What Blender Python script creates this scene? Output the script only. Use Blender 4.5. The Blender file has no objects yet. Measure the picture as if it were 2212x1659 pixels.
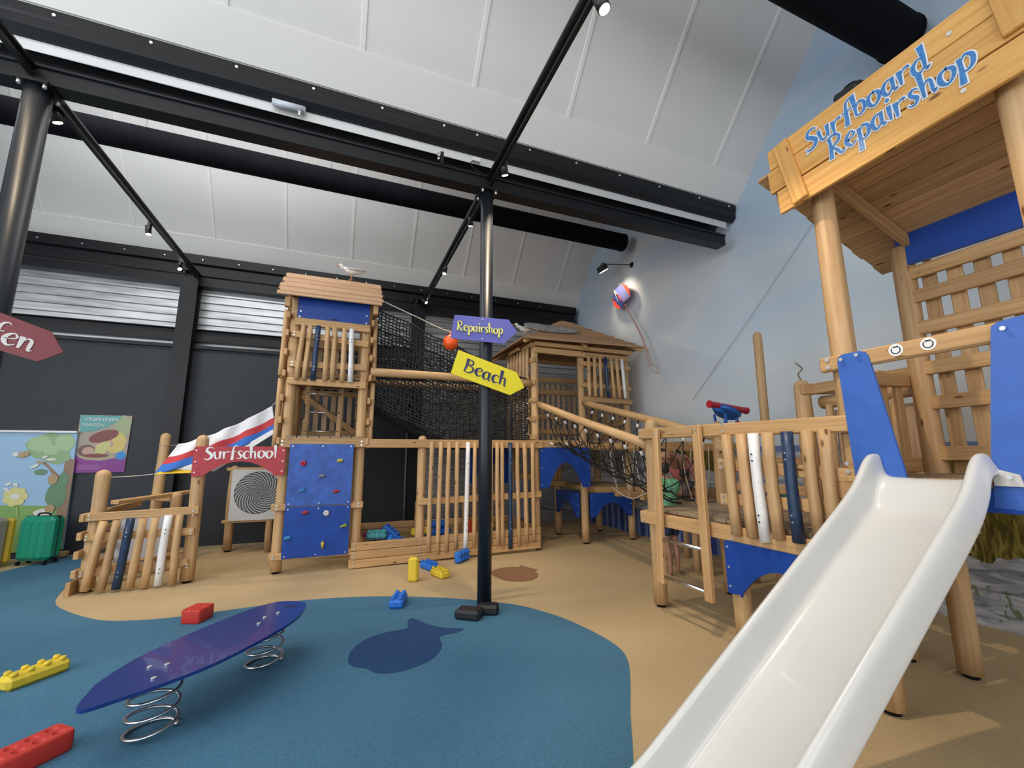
import bpy, bmesh, math, random
from mathutils import Vector, Matrix
random.seed(7)
C = bpy.context.scene
COL = C.collection
PI = math.pi
# ---------------------------------------------------------------- camera
cam = bpy.data.cameras.new('camera'); camo = bpy.data.objects.new('camera', cam); COL.objects.link(camo)
cam.sensor_width = 36; cam.sensor_fit = 'HORIZONTAL'; cam.lens = 36*918/2212; cam.clip_start = .02; cam.clip_end = 200
W2C = ((0.92927, -0.05765, -0.36488), (-0.36933, -0.15492, -0.91630), (-0.00370, 0.98624, -0.16525))
vx = Vector(W2C[0]).normalized(); vy = Vector(W2C[1]); vy = (vy - vx*vx.dot(vy)).normalized(); vz = vx.cross(vy)
camo.matrix_world = Matrix.Translation((0, 0, 1.5)) @ Matrix((vx, vy, vz)).to_4x4()
C.camera = camo
# ---------------------------------------------------------------- world, light, exposure
C.view_settings.view_transform = 'Standard'; C.view_settings.look = 'None'
C.view_settings.exposure = -0.1; C.view_settings.gamma = 1.0; C.view_settings.use_curve_mapping = False
try:
    C.cycles.use_denoising = True; C.cycles.max_bounces = 8; C.cycles.diffuse_bounces = 5
    C.cycles.sample_clamp_indirect = 6; C.cycles.caustics_reflective = False; C.cycles.caustics_refractive = False
except Exception: pass
w = bpy.data.worlds.new('daylight'); C.world = w; w.use_nodes = True
w.node_tree.nodes['Background'].inputs[0].default_value = (.80, .90, 1, 1)
w.node_tree.nodes['Background'].inputs[1].default_value = .75
def area(name, loc, target, sx, sy, power, col):
    l = bpy.data.lights.new(name, 'AREA'); l.shape = 'RECTANGLE'; l.size = sx; l.size_y = sy; l.energy = power; l.color = col
    o = bpy.data.objects.new(name, l); COL.objects.link(o); o.location = loc
    o.rotation_euler = (Vector(target)-Vector(loc)).to_track_quat('-Z', 'Y').to_euler(); return o
area('window_daylight', (-6.8, 1.0, 3.2), (1.5, 4.2, 1.2), 5.5, 3.6, 330, (.94, .97, 1))
area('window_daylight', (-1.0, -3.6, 3.0), (1.2, 5, 1.8), 8, 4.0, 190, (1, .98, .95))
area('skylight_daylight', (-.5, 5.25, 6.2), (0, 9, 2.2), 8, 2.0, 250, (.95, .98, 1))
area('skylight_daylight', (-.5, .6, 6.2), (0, 4.5, 1.0), 8, 2.0, 200, (.95, .98, 1))

# ---------------------------------------------------------------- materials
MATS = {}
def newmat(name):
    m = bpy.data.materials.new(name); m.use_nodes = True
    return m, m.node_tree, m.node_tree.nodes['Principled BSDF']
def plain(name, col, rough=.5, metal=0, noise=0, nscale=30, bump=0, emit=None, spec=.5, coat=0):
    if name in MATS: return MATS[name]
    m, t, b = newmat(name)
    b.inputs['Roughness'].default_value = rough; b.inputs['Metallic'].default_value = metal
    b.inputs['Base Color'].default_value = (*col, 1); b.inputs['Specular IOR Level'].default_value = spec
    b.inputs['Coat Weight'].default_value = coat
    if noise or bump:
        tc = t.nodes.new('ShaderNodeTexCoord'); n = t.nodes.new('ShaderNodeTexNoise'); n.inputs['Scale'].default_value = nscale; n.inputs['Detail'].default_value = 5
        t.links.new(tc.outputs['Object'], n.inputs['Vector'])
        if noise:
            r = t.nodes.new('ShaderNodeValToRGB')
            r.color_ramp.elements[0].position = .3; r.color_ramp.elements[1].position = .7
            r.color_ramp.elements[0].color = (*[max(0, c*(1-noise)) for c in col], 1); r.color_ramp.elements[1].color = (*[min(1, c*(1+noise)) for c in col], 1)
            t.links.new(n.outputs[0], r.inputs[0]); t.links.new(r.outputs[0], b.inputs['Base Color'])
        if bump:
            bp = t.nodes.new('ShaderNodeBump'); bp.inputs['Strength'].default_value = bump; bp.inputs['Distance'].default_value = .003
            t.links.new(n.outputs[0], bp.inputs['Height']); t.links.new(bp.outputs[0], b.inputs['Normal'])
    if emit:
        b.inputs['Emission Color'].default_value = (*emit[0], 1); b.inputs['Emission Strength'].default_value = emit[1]
    MATS[name] = m; return m
def wood(name, c0, c1, knot=(.16, .07, .025), rough=.6, planks=None):
    """grain runs along UV u (metres), rings across v"""
    if name in MATS: return MATS[name]
    m, t, b = newmat(name); N = t.nodes.new; L = t.links.new
    uv = N('ShaderNodeUVMap'); uv.uv_map = 'UVMap'; oi = N('ShaderNodeObjectInfo')
    off = N('ShaderNodeVectorMath'); off.operation = 'MULTIPLY_ADD'; off.inputs[1].default_value = (1, 1, 1)
    cmb = N('ShaderNodeCombineXYZ'); mul = N('ShaderNodeMath'); mul.operation = 'MULTIPLY'; mul.inputs[1].default_value = 17.3
    L(oi.outputs['Random'], mul.inputs[0]); L(mul.outputs[0], cmb.inputs[0]); L(mul.outputs[0], cmb.inputs[1]); L(uv.outputs[0], off.inputs[0]); L(cmb.outputs[0], off.inputs[2])
    mp = N('ShaderNodeMapping'); mp.inputs['Scale'].default_value = (1.6, 34, 1); L(off.outputs[0], mp.inputs[0])
    n = N('ShaderNodeTexNoise'); n.inputs['Scale'].default_value = 1; n.inputs['Detail'].default_value = 6; n.inputs['Distortion'].default_value = .5; L(mp.outputs[0], n.inputs['Vector'])
    r = N('ShaderNodeValToRGB'); r.color_ramp.elements[0].position = .32; r.color_ramp.elements[1].position = .66
    r.color_ramp.elements[0].color = (*c0, 1); r.color_ramp.elements[1].color = (*c1, 1); L(n.outputs[0], r.inputs[0])
    mk = N('ShaderNodeMapping'); mk.inputs['Scale'].default_value = (3.4, 9, 1); L(off.outputs[0], mk.inputs[0])
    v = N('ShaderNodeTexVoronoi'); v.inputs['Scale'].default_value = 1; v.inputs['Randomness'].default_value = 1; L(mk.outputs[0], v.inputs['Vector'])
    kr = N('ShaderNodeValToRGB'); kr.color_ramp.elements[0].position = .065; kr.color_ramp.elements[1].position = .125; L(v.outputs['Distance'], kr.inputs[0])
    kr.color_ramp.elements[0].color = (1, 1, 1, 1); kr.color_ramp.elements[1].color = (0, 0, 0, 1)
    mx = N('ShaderNodeMix'); mx.data_type = 'RGBA'; L(kr.outputs[0], mx.inputs[0]); L(r.outputs[0], mx.inputs[6]); mx.inputs[7].default_value = (*knot, 1)
    hs = N('ShaderNodeHueSaturation'); mr = N('ShaderNodeMapRange'); mr.inputs[3].default_value = .86; mr.inputs[4].default_value = 1.1; hs.inputs['Saturation'].default_value = 1.08
    L(oi.outputs['Random'], mr.inputs[0]); L(mr.outputs[0], hs.inputs['Value']); L(mx.outputs[2], hs.inputs['Color']); L(hs.outputs[0], b.inputs['Base Color'])
    bp = N('ShaderNodeBump'); bp.inputs['Strength'].default_value = .25; bp.inputs['Distance'].default_value = .002; L(n.outputs[0], bp.inputs['Height']); L(bp.outputs[0], b.inputs['Normal'])
    b.inputs['Roughness'].default_value = rough
    MATS[name] = m; return m
PINE = wood('pine_log', (.46, .285, .145), (.62, .42, .235))
PINED = wood('pine_board', (.44, .26, .125), (.59, .385, .20))
SANDW = wood('weathered_pine', (.42, .29, .18), (.58, .42, .28))
SIGNW = wood('oiled_pine_sign', (.58, .30, .10), (.72, .42, .16))
GREYW = wood('grey_decking', (.20, .15, .10), (.34, .26, .18))
ROOFW = wood('roof_boards', (.40, .24, .14), (.56, .36, .22))
WHITEP = plain('white_paint', (.80, .80, .80), .5, noise=.05)
NAVYP = plain('navy_paint', (.016, .040, .095), .4, noise=.2, nscale=12)
BLUE = plain('blue_panel', (.012, .060, .33), .35, noise=.12, nscale=6, spec=.4)
BLUEL = plain('blue_panel_worn', (.035, .105, .42), .5, noise=.25, nscale=9)
REDP = plain('red_panel', (.42, .035, .045), .45, noise=.12, nscale=20)
REDS = plain('dark_red_sign', (.15, .007, .012), .5)
STEEL = plain('steel', (.62, .62, .63), .25, 1)
BLACKM = plain('black_steel', (.007, .008, .010), .45, 0, spec=.35)
COLM = plain('black_column_paint', (.009, .012, .018), .40, 0, spec=.45)
DUCTM = plain('black_duct_textile', (.0035, .004, .006), .9, noise=.3, nscale=4, spec=.12)
BOLT = plain('bright_bolt', (.75, .75, .75), .3, .6)
WHITEPL = plain('white_plastic', (.74, .74, .72), .35)
SLIDEM = plain('slide_fibreglass', (.60, .59, .565), .2, noise=.03, nscale=2, coat=.3)
ROPEB = plain('black_rope', (.012, .012, .013), .8)
ROPEW = plain('cream_cord', (.55, .50, .42), .8)
SKIN = plain('skin', (.42, .22, .14), .55)
HAIR = plain('dark_hair', (.02, .010, .007), .6, noise=.4, nscale=60)
DARKWALL = plain('anthracite_panel', (.020, .024, .031), .6, noise=.15, nscale=3)
# ---------------------------------------------------------------- mesh helpers
class MB:
    def __init__(s): s.bm = bmesh.new(); s.uv = s.bm.loops.layers.uv.new('UVMap'); s.mi = 0
    def face(s, vs, uvs=None, smooth=False, mi=None):
        try: f = s.bm.faces.new(vs)
        except ValueError: return None
        f.material_index = s.mi if mi is None else mi; f.smooth = smooth
        if uvs:
            for l, u in zip(f.loops, uvs): l[s.uv].uv = u
        return f
    def bx(s, c, size, rot=None, bev=0.0, mi=None):
        """box, grain along its longest side"""
        sx, sy, sz = size; R = rot or Matrix.Identity(3); c = Vector(c)
        ax = max(range(3), key=lambda i: size[i]); o = random.uniform(0, 9)
        hs = [sx/2, sy/2, sz/2]
        if bev: bev = min(bev, min(hs)*.8)
        P = {}
        def vtx(k, i, j, q):   # vertex belonging to face axis k
            key = (k, i, j, q)
            if key not in P:
                p = [i*hs[0], j*hs[1], q*hs[2]]
                for a in range(3):
                    if a != k: p[a] -= math.copysign(bev, p[a])
                P[key] = s.bm.verts.new(c + R @ Vector(p))
            return P[key]
        def uvof(v, k):
            p = R.transposed() @ (v.co - c); oth = [a for a in range(3) if a != ax]
            q = oth[0] if oth[0] != k else oth[1]
            if k == ax: return (p[oth[0]]*.3+o, p[oth[1]]+o)
            return (p[ax]+o, p[q]+o+k*.37)
        def mk(vs, k):
            s.face(vs, [uvof(v, k) for v in vs], mi=mi)
        if not bev:
            V = {(i, j, q): s.bm.verts.new(c + R @ Vector((i*hs[0], j*hs[1], q*hs[2]))) for i in (-1, 1) for j in (-1, 1) for q in (-1, 1)}
            for k, sg in ((0, -1), (0, 1), (1, -1), (1, 1), (2, -1), (2, 1)):
                a, b2 = [x for x in range(3) if x != k]; quad = []
                for (p, q) in ((-1, -1), (1, -1), (1, 1), (-1, 1)):
                    t = [0, 0, 0]; t[k] = sg; t[a] = p; t[b2] = q; quad.append(V[tuple(t)])
                if (sg > 0) == (k == 1): quad.reverse()
                mk(quad, k)
            return
        for k, sg in ((0, -1), (0, 1), (1, -1), (1, 1), (2, -1), (2, 1)):
            a, b2 = [x for x in range(3) if x != k]; quad = []
            for (p, q) in ((-1, -1), (1, -1), (1, 1), (-1, 1)):
                t = [0, 0, 0]; t[k] = sg; t[a] = p; t[b2] = q; quad.append(vtx(k, *t))
            if (sg > 0) == (k == 1): quad.reverse()
            mk(quad, k)
        for k in range(3):          # edges parallel to k
            a, b2 = [x for x in range(3) if x != k]
            for p in (-1, 1):
                for q in (-1, 1):
                    def tt(e): t = [0, 0, 0]; t[k] = e; t[a] = p; t[b2] = q; return t
                    vs = [vtx(a, *tt(-1)), vtx(a, *tt(1)), vtx(b2, *tt(1)), vtx(b2, *tt(-1))]
                    s.face(vs, [uvof(v, 9) for v in vs], mi=mi)
        for i in (-1, 1):
            for j in (-1, 1):
                for q in (-1, 1):
                    s.face([vtx(0, i, j, q), vtx(1, i, j, q), vtx(2, i, j, q)], [(o, o)]*3, mi=mi)
    def board(s, p0, p1, wdt, th, up=(0, 0, 1), bev=.006, mi=None):
        """plank from p0 to p1; wdt measured along up, th across"""
        p0, p1 = Vector(p0), Vector(p1); d = (p1-p0); L_ = d.length; d.normalize(); up = Vector(up)
        n = d.cross(up).normalized(); u = n.cross(d).normalized()
        s.bx((p0+p1)/2, (L_, wdt, th), Matrix((d, u, n)).transposed(), bev, mi)
    def tube(s, pts, r, seg=10, cap=True, smooth=True, mi=None, dome=0, radii=None, closed=False):
        pts = [Vector(p) for p in pts]; n = len(pts)
        if radii is None: radii = [r]*n
        if dome:      # rounded head at the end
            d = (pts[-1]-pts[-2]).normalized(); base = pts[-1]-d*dome; rr = radii[-1]
            pts = pts[:-1]; radii = radii[:-1]
            for k in range(6):
                a = k/5*PI/2*.96; pts.append(base+d*dome*math.sin(a)); radii.append(rr*math.cos(a))
            n = len(pts)
        rings = []; ref = None; L_ = 0; o = random.uniform(0, 9); lens = []
        for i, p in enumerate(pts):
            if closed: d = (pts[(i+1) % n]-pts[i-1]).normalized()
            else: d = (pts[min(i+1, n-1)]-pts[max(i-1, 0)]).normalized()
            if i: L_ += (p-pts[i-1]).length
            lens.append(L_)
            if ref is None: ref = d.orthogonal().normalized()
            ref = (ref-d*ref.dot(d)).normalized(); b = d.cross(ref)
            rings.append([s.bm.verts.new(p+(ref*math.cos(2*PI*k/seg)+b*math.sin(2*PI*k/seg))*radii[i]) for k in range(seg)])
        R = radii[0]
        for i in range(n if closed else n-1):
            j = (i+1) % n
            for k in range(seg):
                k2 = (k+1) % seg
                v0 = 2*PI*R*k/seg+o; v1 = 2*PI*R*(k+1)/seg+o
                s.face([rings[i][k], rings[i][k2], rings[j][k2], rings[j][k]], [(lens[i]+o, v0), (lens[i]+o, v1), (lens[j]+o, v1), (lens[j]+o, v0)], smooth, mi)
        if cap and not closed:
            s.face(rings[0][::-1], [(o+.05*math.cos(k), o+.05*math.sin(k)) for k in range(seg)], mi=mi); s.face(rings[-1], [(o+.05*math.cos(k), o+.05*math.sin(k)) for k in range(seg)], mi=mi)
    def log(s, p0, p1, r, dome=0, wob=.006, seg=14, mi=None):
        p0, p1 = Vector(p0), Vector(p1); n = max(4, int((p1-p0).length/.22)); pts = []; rad = []
        a = random.uniform(0, 6); d = (p1-p0).normalized(); e1 = d.orthogonal(); e2 = d.cross(e1)
        for i in range(n+1):
            t = i/n; k = wob*math.sin(t*3+a)*math.sin(PI*t)
            pts.append(p0.lerp(p1, t)+e1*k+e2*k*math.cos(a)); rad.append(r*(1+.03*math.sin(t*9+a)-.03*t))
        s.tube(pts, r, seg, radii=rad, dome=dome, mi=mi)
    def poly(s, pts, th, nrm, mi=None, hole=None):
        """flat outline extruded by th along nrm (pts lie on front face); triangulated"""
        nrm = Vector(nrm).normalized(); pts = [Vector(p) for p in pts]
        a = [s.bm.verts.new(p) for p in pts]; b = [s.bm.verts.new(p-nrm*th) for p in pts]
        e = (pts[1]-pts[0]).normalized(); f = nrm.cross(e)
        def uvs(vs): return [(v.co.dot(e), v.co.dot(f)) for v in vs]
        from mathutils.geometry import tessellate_polygon
        tris = tessellate_polygon([pts]); area_n = Vector()
        for i in range(len(pts)): area_n += pts[i].cross(pts[(i+1) % len(pts)])
        for t in tris:
            t = list(t); va = [a[i] for i in t]; nn = (va[1].co-va[0].co).cross(va[2].co-va[0].co)
            if nn.dot(nrm) < 0: t.reverse(); va = [a[i] for i in t]
            s.face(va, uvs(va), mi=mi)
            if th: vb = [b[i] for i in t][::-1]; s.face(vb, uvs(vb), mi=mi)
        if th:
            n = len(pts); fl = area_n.dot(nrm) > 0
            for i in range(n):
                q = [a[i], b[i], b[(i+1) % n], a[(i+1) % n]]
                if not fl: q.reverse()
                s.face(q, uvs(q), mi=mi)
    def disc(s, c, nrm, r, th=.004, seg=12, mi=None):
        c = Vector(c); nrm = Vector(nrm).normalized(); s.tube([c-nrm*.0005, c+nrm*th], r, seg, smooth=False, mi=mi)
    def ball(s, c, r, sc=(1, 1, 1), seg=14, mi=None, rot=None):
        c = Vector(c); R = rot or Matrix.Identity(3); rings = []; n = seg//2
        top = s.bm.verts.new(c+R@Vector((0, 0, r*sc[2]))); bot = s.bm.verts.new(c-R@Vector((0, 0, r*sc[2])))
        for i in range(1, n):
            th = PI*i/n; rings.append([s.bm.verts.new(c+R@Vector((r*sc[0]*math.sin(th)*math.cos(2*PI*k/seg), r*sc[1]*math.sin(th)*math.sin(2*PI*k/seg), r*sc[2]*math.cos(th)))) for k in range(seg)])
        for k in range(seg):
            k2 = (k+1) % seg
            s.face([top, rings[0][k], rings[0][k2]], smooth=True, mi=mi); s.face([bot, rings[-1][k2], rings[-1][k]], smooth=True, mi=mi)
            for i in range(len(rings)-1): s.face([rings[i][k], rings[i+1][k], rings[i+1][k2], rings[i][k2]], smooth=True, mi=mi)
    def build(s, name, mats, parent=None, label=None):
        me = bpy.data.meshes.new(name)
        off = Vector(parent_world(parent)) if parent else Vector((0, 0, 0))
        if off.length: bmesh.ops.translate(s.bm, verts=s.bm.verts, vec=-off)
        s.bm.to_mesh(me); s.bm.free()
        for m in (mats if isinstance(mats, (list, tuple)) else [mats]): me.materials.append(m)
        o = bpy.data.objects.new(name, me); COL.objects.link(o)
        if parent: o.parent = parent
        if label: o['label'] = label
        return o
def parent_world(p):
    v = Vector((0, 0, 0))
    while p: v += p.location; p = p.parent
    return v
def thing(name, label, cat, loc=(0, 0, 0), group=None):
    o = bpy.data.objects.new(name, None); COL.objects.link(o); o.location = loc; o.empty_display_size = .1
    o['label'] = label; o['category'] = cat
    if group: o['group'] = group
    return o
def tag(o, label, cat, group=None):
    o['label'] = label; o['category'] = cat
    if group: o['group'] = group
    return o
def recentre(o, loc):
    """put a single-mesh thing's origin at loc"""
    o.data.transform(Matrix.Translation(-Vector(loc))); o.location = loc; return o
def struct(o): o['kind'] = 'structure'; return o
def copy_tree(src, parent=None):
    o = src.copy(); COL.objects.link(o)
    if parent: o.parent = parent
    for ch in list(src.children): copy_tree(ch, o)
    return o
def one(name, mat, parent, fn, *a, label=None, **k):
    m = MB(); getattr(m, fn)(*a, **k); return m.build(name, mat, parent, label)
def catmull(pts, n=6, closed=False):
    P = [Vector(p) for p in pts]; out = []; N = len(P)
    for i in range(N if closed else N-1):
        g = (lambda k: P[k % N]) if closed else (lambda k: P[max(0, min(N-1, k))])
        p0, p1, p2, p3 = g(i-1), g(i), g(i+1), g(i+2)
        for k in range(n):
            t = k/n
            out.append(.5*((2*p1)+(p2-p0)*t+(2*p0-5*p1+4*p2-p3)*t*t+(3*p1-p0-3*p2+p3)*t**3))
    if not closed: out.append(P[-1])
    return out
# ---------------------------------------------------------------- brush lettering
G = {  # strokes: (x, y, pen width) in units of x-height 1; advance
 'S': ([[(.95, 1.35, .05), (.7, 1.55, .10), (.3, 1.45, .22), (.2, 1.1, .30), (.55, .8, .34), (.8, .45, .34), (.6, .08, .22), (.2, -.02, .12), (-.05, .2, .05)]], 1.05),
 'u': ([[(0, .95, .30), (.08, .5, .24), (.22, .08, .20), (.5, .1, .10), (.68, .5, .08)], [(.68, .98, .34), (.68, .5, .24), (.72, .05, .12)]], 1.0),
 'r': ([[(.08, .98, .34), (.1, .5, .26), (.12, 0, .14)], [(.12, .6, .06), (.35, .9, .10), (.6, .95, .16), (.68, .85, .05)]], .75),
 'f': ([[(.9, 1.6, .05), (.68, 1.72, .10), (.42, 1.5, .18), (.36, .9, .26), (.34, .3, .30), (.3, -.15, .36)], [(.05, .92, .06), (.4, .9, .10), (.75, .98, .05)]], .82),
 's': ([[(.65, .88, .05), (.42, 1.0, .12), (.18, .85, .20), (.3, .58, .24), (.52, .35, .26), (.42, .05, .16), (.12, .02, .08), (0, .18, .05)]], .75),
 'c': ([[(.68, .82, .12), (.45, 1.0, .10), (.12, .75, .26), (.1, .35, .32), (.35, .02, .18), (.72, .2, .05)]], .78),
 'h': ([[(.08, 1.75, .38), (.12, .9, .28), (.14, 0, .18)], [(.14, .5, .06), (.35, .9, .10), (.58, .85, .18), (.62, .4, .22), (.66, 0, .14), (.85, .1, .05)]], .95),
 'o': ([[(.42, 1.0, .08), (.12, .8, .24), (.08, .35, .32), (.38, 0, .14), (.72, .3, .22), (.76, .75, .26), (.45, 1.0, .08)]], .95),
 'l': ([[(.15, 1.75, .40), (.2, .9, .24), (.22, .0, .14)]], .5),
 'R': ([[(.18, 1.5, .24), (.18, .8, .26), (.12, 0, .36)], [(.0, 1.45, .06), (.35, 1.68, .14), (.82, 1.5, .18), (.80, 1.1, .20), (.25, .82, .10)], [(.28, .84, .10), (.65, .35, .24), (.85, .02, .16), (1.15, .12, .05)]], 1.2),
 'e': ([[(.08, .5, .06), (.5, .58, .07), (.68, .8, .14), (.45, 1.02, .10), (.12, .7, .26), (.12, .3, .30), (.4, 0, .16), (.75, .2, .05)]], .85),
 'p': ([[(.12, .95, .26), (.16, .3, .26), (.1, -.65, .38)], [(.15, .6, .06), (.42, 1.0, .12), (.75, .75, .26), (.7, .25, .24), (.4, .02, .10), (.18, .15, .05)]], .95),
 'a': ([[(.66, .85, .10), (.4, 1.0, .10), (.1, .7, .26), (.1, .25, .28), (.35, .02, .12), (.62, .35, .07)], [(.66, 1.0, .30), (.66, .5, .24), (.72, .05, .14), (.92, .12, .05)]], 1.0),
 'i': ([[(.15, .98, .30), (.15, .5, .26), (.18, 0, .14)], [(.14, 1.28, .12), (.16, 1.40, .30), (.18, 1.52, .12)]], .45),
 'B': ([[(.2, 1.65, .36), (.2, .9, .26), (.12, 0, .14)], [(.2, 1.6, .08), (.7, 1.5, .16), (.75, 1.1, .16), (.3, .9, .06), (.85, .75, .16), (.9, .3, .20), (.5, 0, .12), (.12, .05, .08)]], 1.15),
 'b': ([[(.05, 1.75, .40), (.12, .9, .28), (.14, .05, .14)], [(.14, .5, .06), (.4, .95, .12), (.72, .75, .24), (.7, .25, .24), (.4, 0, .12), (.14, .12, .06)]], .92),
 'd': ([[(.68, .75, .10), (.42, .98, .10), (.1, .7, .26), (.1, .25, .28), (.38, .02, .12), (.66, .3, .08)], [(.62, 1.75, .40), (.68, .9, .28), (.72, .05, .14), (.95, .15, .05)]], 1.0),
 'n': ([[(.08, .98, .34), (.12, .5, .26), (.12, 0, .16)], [(.14, .5, .06), (.38, .92, .10), (.62, .8, .20), (.64, .35, .24), (.68, 0, .14), (.88, .12, .05)]], .95),
}
def word(mb, text, origin, ux, uz, nrm, h, xs=1.0, mi=0, th=.003, grow=0.0, lift=0, slant=0.0, wob=0.0, pen=1.0):
    """brush-written word: h = x-height in metres"""
    ux, uz, nrm, O = Vector(ux).normalized(), Vector(uz).normalized(), Vector(nrm).normalized(), Vector(origin); x = 0
    for ci, ch in enumerate(text):
        if ch == ' ': x += .5; continue
        st, adv = G[ch]; wy = wob*math.sin(ci*2.1)
        for k, s_ in enumerate(st):
            pts = catmull([(a, b, c) for a, b, c in s_], 5); l = []; r = []
            for i, p in enumerate(pts):
                d = pts[min(i+1, len(pts)-1)]-pts[max(i-1, 0)]; t = Vector((d.x, d.y)); t.normalize() if t.length else None
                nn = Vector((-t.y, t.x)); wv = max(p.z, .03)*.5*pen+grow; c = Vector((p.x, p.y))
                if grow and i in (0, len(pts)-1): c += t*(grow*(1 if i else -1))
                l.append(c+nn*wv); r.append(c-nn*wv)
            def W(q, e): return O+ux*((x+q.x+q.y*slant)*h*xs)+uz*((q.y+wy)*h)+nrm*(e+lift+k*.0003+(ci % 2)*.0007)
            for i in range(len(l)-1):
                f = [W(q, th) for q in (l[i], r[i], r[i+1], l[i+1])]; g = [W(q, 0) for q in (l[i], r[i], r[i+1], l[i+1])]
                fv = [mb.bm.verts.new(q) for q in f]; gv = [mb.bm.verts.new(q) for q in g]
                mb.face(fv, mi=mi); mb.face([fv[0], fv[3], gv[3], gv[0]], mi=mi); mb.face([fv[2], fv[1], gv[1], gv[2]], mi=mi)
                if i == 0: mb.face([fv[1], fv[0], gv[0], gv[1]], mi=mi)
                if i == len(l)-2: mb.face([fv[3], fv[2], gv[2], gv[3]], mi=mi)
        x += adv
    return x*h*xs
def caps(text, origin, ux, uz, nrm, size, mat, parent, name='lettering', ext=.001, width=None):
    """plain capitals from the built-in font, turned into a mesh"""
    cu = bpy.data.curves.new(name, 'FONT'); cu.body = text; cu.size = size; cu.extrude = ext; cu.space_line = .85
    t = bpy.data.objects.new(name, cu); COL.objects.link(t); bpy.context.view_layer.update()
    dg = bpy.context.evaluated_depsgraph_get(); me = bpy.data.meshes.new_from_object(t.evaluated_get(dg)); bpy.data.objects.remove(t)
    ux, uz, nrm = Vector(ux), Vector(uz), Vector(nrm)
    k = 1
    if width: xs = [v.co.x for v in me.vertices]; k = width/(max(xs)-min(xs))
    off = Vector(parent_world(parent)) if parent else Vector()
    for v in me.vertices: v.co = Vector(origin)-off+ux*v.co.x*k+uz*v.co.y+nrm*v.co.z
    me.materials.clear(); me.materials.append(mat); o = bpy.data.objects.new(name, me); COL.objects.link(o)
    if parent: o.parent = parent
    return o
# ================================================================ THE SETTING
def speckle(name, col, amt=.22):
    m, t, b = newmat(name); N = t.nodes.new; L = t.links.new
    tc = N('ShaderNodeTexCoord'); n1 = N('ShaderNodeTexNoise'); n1.inputs['Scale'].default_value = 160; n1.inputs['Detail'].default_value = 3
    n2 = N('ShaderNodeTexNoise'); n2.inputs['Scale'].default_value = .9; n2.inputs['Detail'].default_value = 4
    L(tc.outputs['Object'], n1.inputs['Vector']); L(tc.outputs['Object'], n2.inputs['Vector'])
    r = N('ShaderNodeValToRGB'); r.color_ramp.elements[0].position = .35; r.color_ramp.elements[1].position = .65
    r.color_ramp.elements[0].color = (*[c*(1-amt) for c in col], 1); r.color_ramp.elements[1].color = (*[min(1, c*(1+amt)) for c in col], 1)
    L(n1.outputs[0], r.inputs[0])
    hs = N('ShaderNodeHueSaturation'); mr = N('ShaderNodeMapRange'); mr.inputs[1].default_value = .3; mr.inputs[2].default_value = .7; mr.inputs[3].default_value = .90; mr.inputs[4].default_value = 1.08
    L(n2.outputs[0], mr.inputs[0]); L(mr.outputs[0], hs.inputs['Value']); L(r.outputs[0], hs.inputs['Color']); L(hs.outputs[0], b.inputs['Base Color'])
    bp = N('ShaderNodeBump'); bp.inputs['Strength'].default_value = .35; bp.inputs['Distance'].default_value = .003; L(n1.outputs[0], bp.inputs['Height']); L(bp.outputs[0], b.inputs['Normal'])
    b.inputs['Roughness'].default_value = .85; b.inputs['Specular IOR Level'].default_value = .25
    return m
SAND = speckle('sand_rubber', (.50, .365, .20)); SEA = speckle('sea_rubber', (.062, .165, .255)); DSEA = speckle('dark_sea_rubber', (.020, .060, .155)); BRN = speckle('brown_rubber', (.26, .135, .070))
mb = MB()
mb.poly([(-10, -6, 0), (5.37, -6, 0), (5.37, 9.16, 0), (-10, 9.16, 0)], 0, (0, 0, 1), 0)
sea = [(-10, 6.2), (-5.2, 6.5), (-4.4, 7.0), (-4.15, 7.9), (-3.99, 8.36), (-3.86, 8.87), (-3.5, 8.7), (-3.15, 7.8), (-2.93, 6.98), (-2.70, 6.22), (-2.39, 5.77), (-1.98, 5.37), (-1.66, 5.24), (-1.35, 5.2), (-1.03, 5.22), (-.68, 5.25), (-.35, 5.27), (-.08, 5.24), (.245, 5.168), (.663, 5.012), (1.116, 4.777), (1.536, 4.479), (1.793, 4.225), (1.979, 3.878), (2.067, 3.601), (2.12, 3.313), (2.125, 3.074), (2.05, 2.862), (1.867, 2.592), (1.675, 2.338), (1.53, 2.13), (1.41, 1.96), (1.1, 1.5), (.9, .6), (1.2, -.6), (.4, -2), (-10, -2)]
mb.poly([(p.x, p.y, .002) for p in catmull([(a, b, 0) for a, b in sea[4:-4]], 4)] + [(a, b, .002) for a, b in sea[-4:]] + [(a, b, .002) for a, b in sea[:4]], 0, (0, 0, 1), 1)
fish = [(.139, 3.679), (.161, 3.809), (.223, 3.925), (.318, 4.02), (.434, 4.073), (.60, 4.09), (.64, 4.12), (.655, 4.25), (.70, 4.325), (.745, 4.26), (.82, 4.11), (.95, 3.97), (1.09, 3.901), (1.004, 3.84), (.885, 3.83), (.85, 3.78), (.84, 3.648), (.773, 3.501), (.687, 3.417), (.56, 3.357), (.43, 3.339), (.325, 3.375), (.28, 3.44), (.25, 3.485), (.18, 3.53), (.145, 3.6)]
mb.poly([(p.x, p.y, .004) for p in catmull([(a, b, 0) for a, b in fish], 3, True)], 0, (0, 0, 1), 2)
fish2 = [(1.88, 5.48), (1.95, 5.6), (2.07, 5.68), (2.239, 5.69), (2.338, 5.64), (2.39, 5.72), (2.45, 5.56), (2.51, 5.42), (2.46, 5.36), (2.42, 5.2), (2.34, 5.08), (2.22, 5.0), (2.131, 5.0), (2.05, 5.03), (1.945, 5.12), (1.89, 5.3)]
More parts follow.
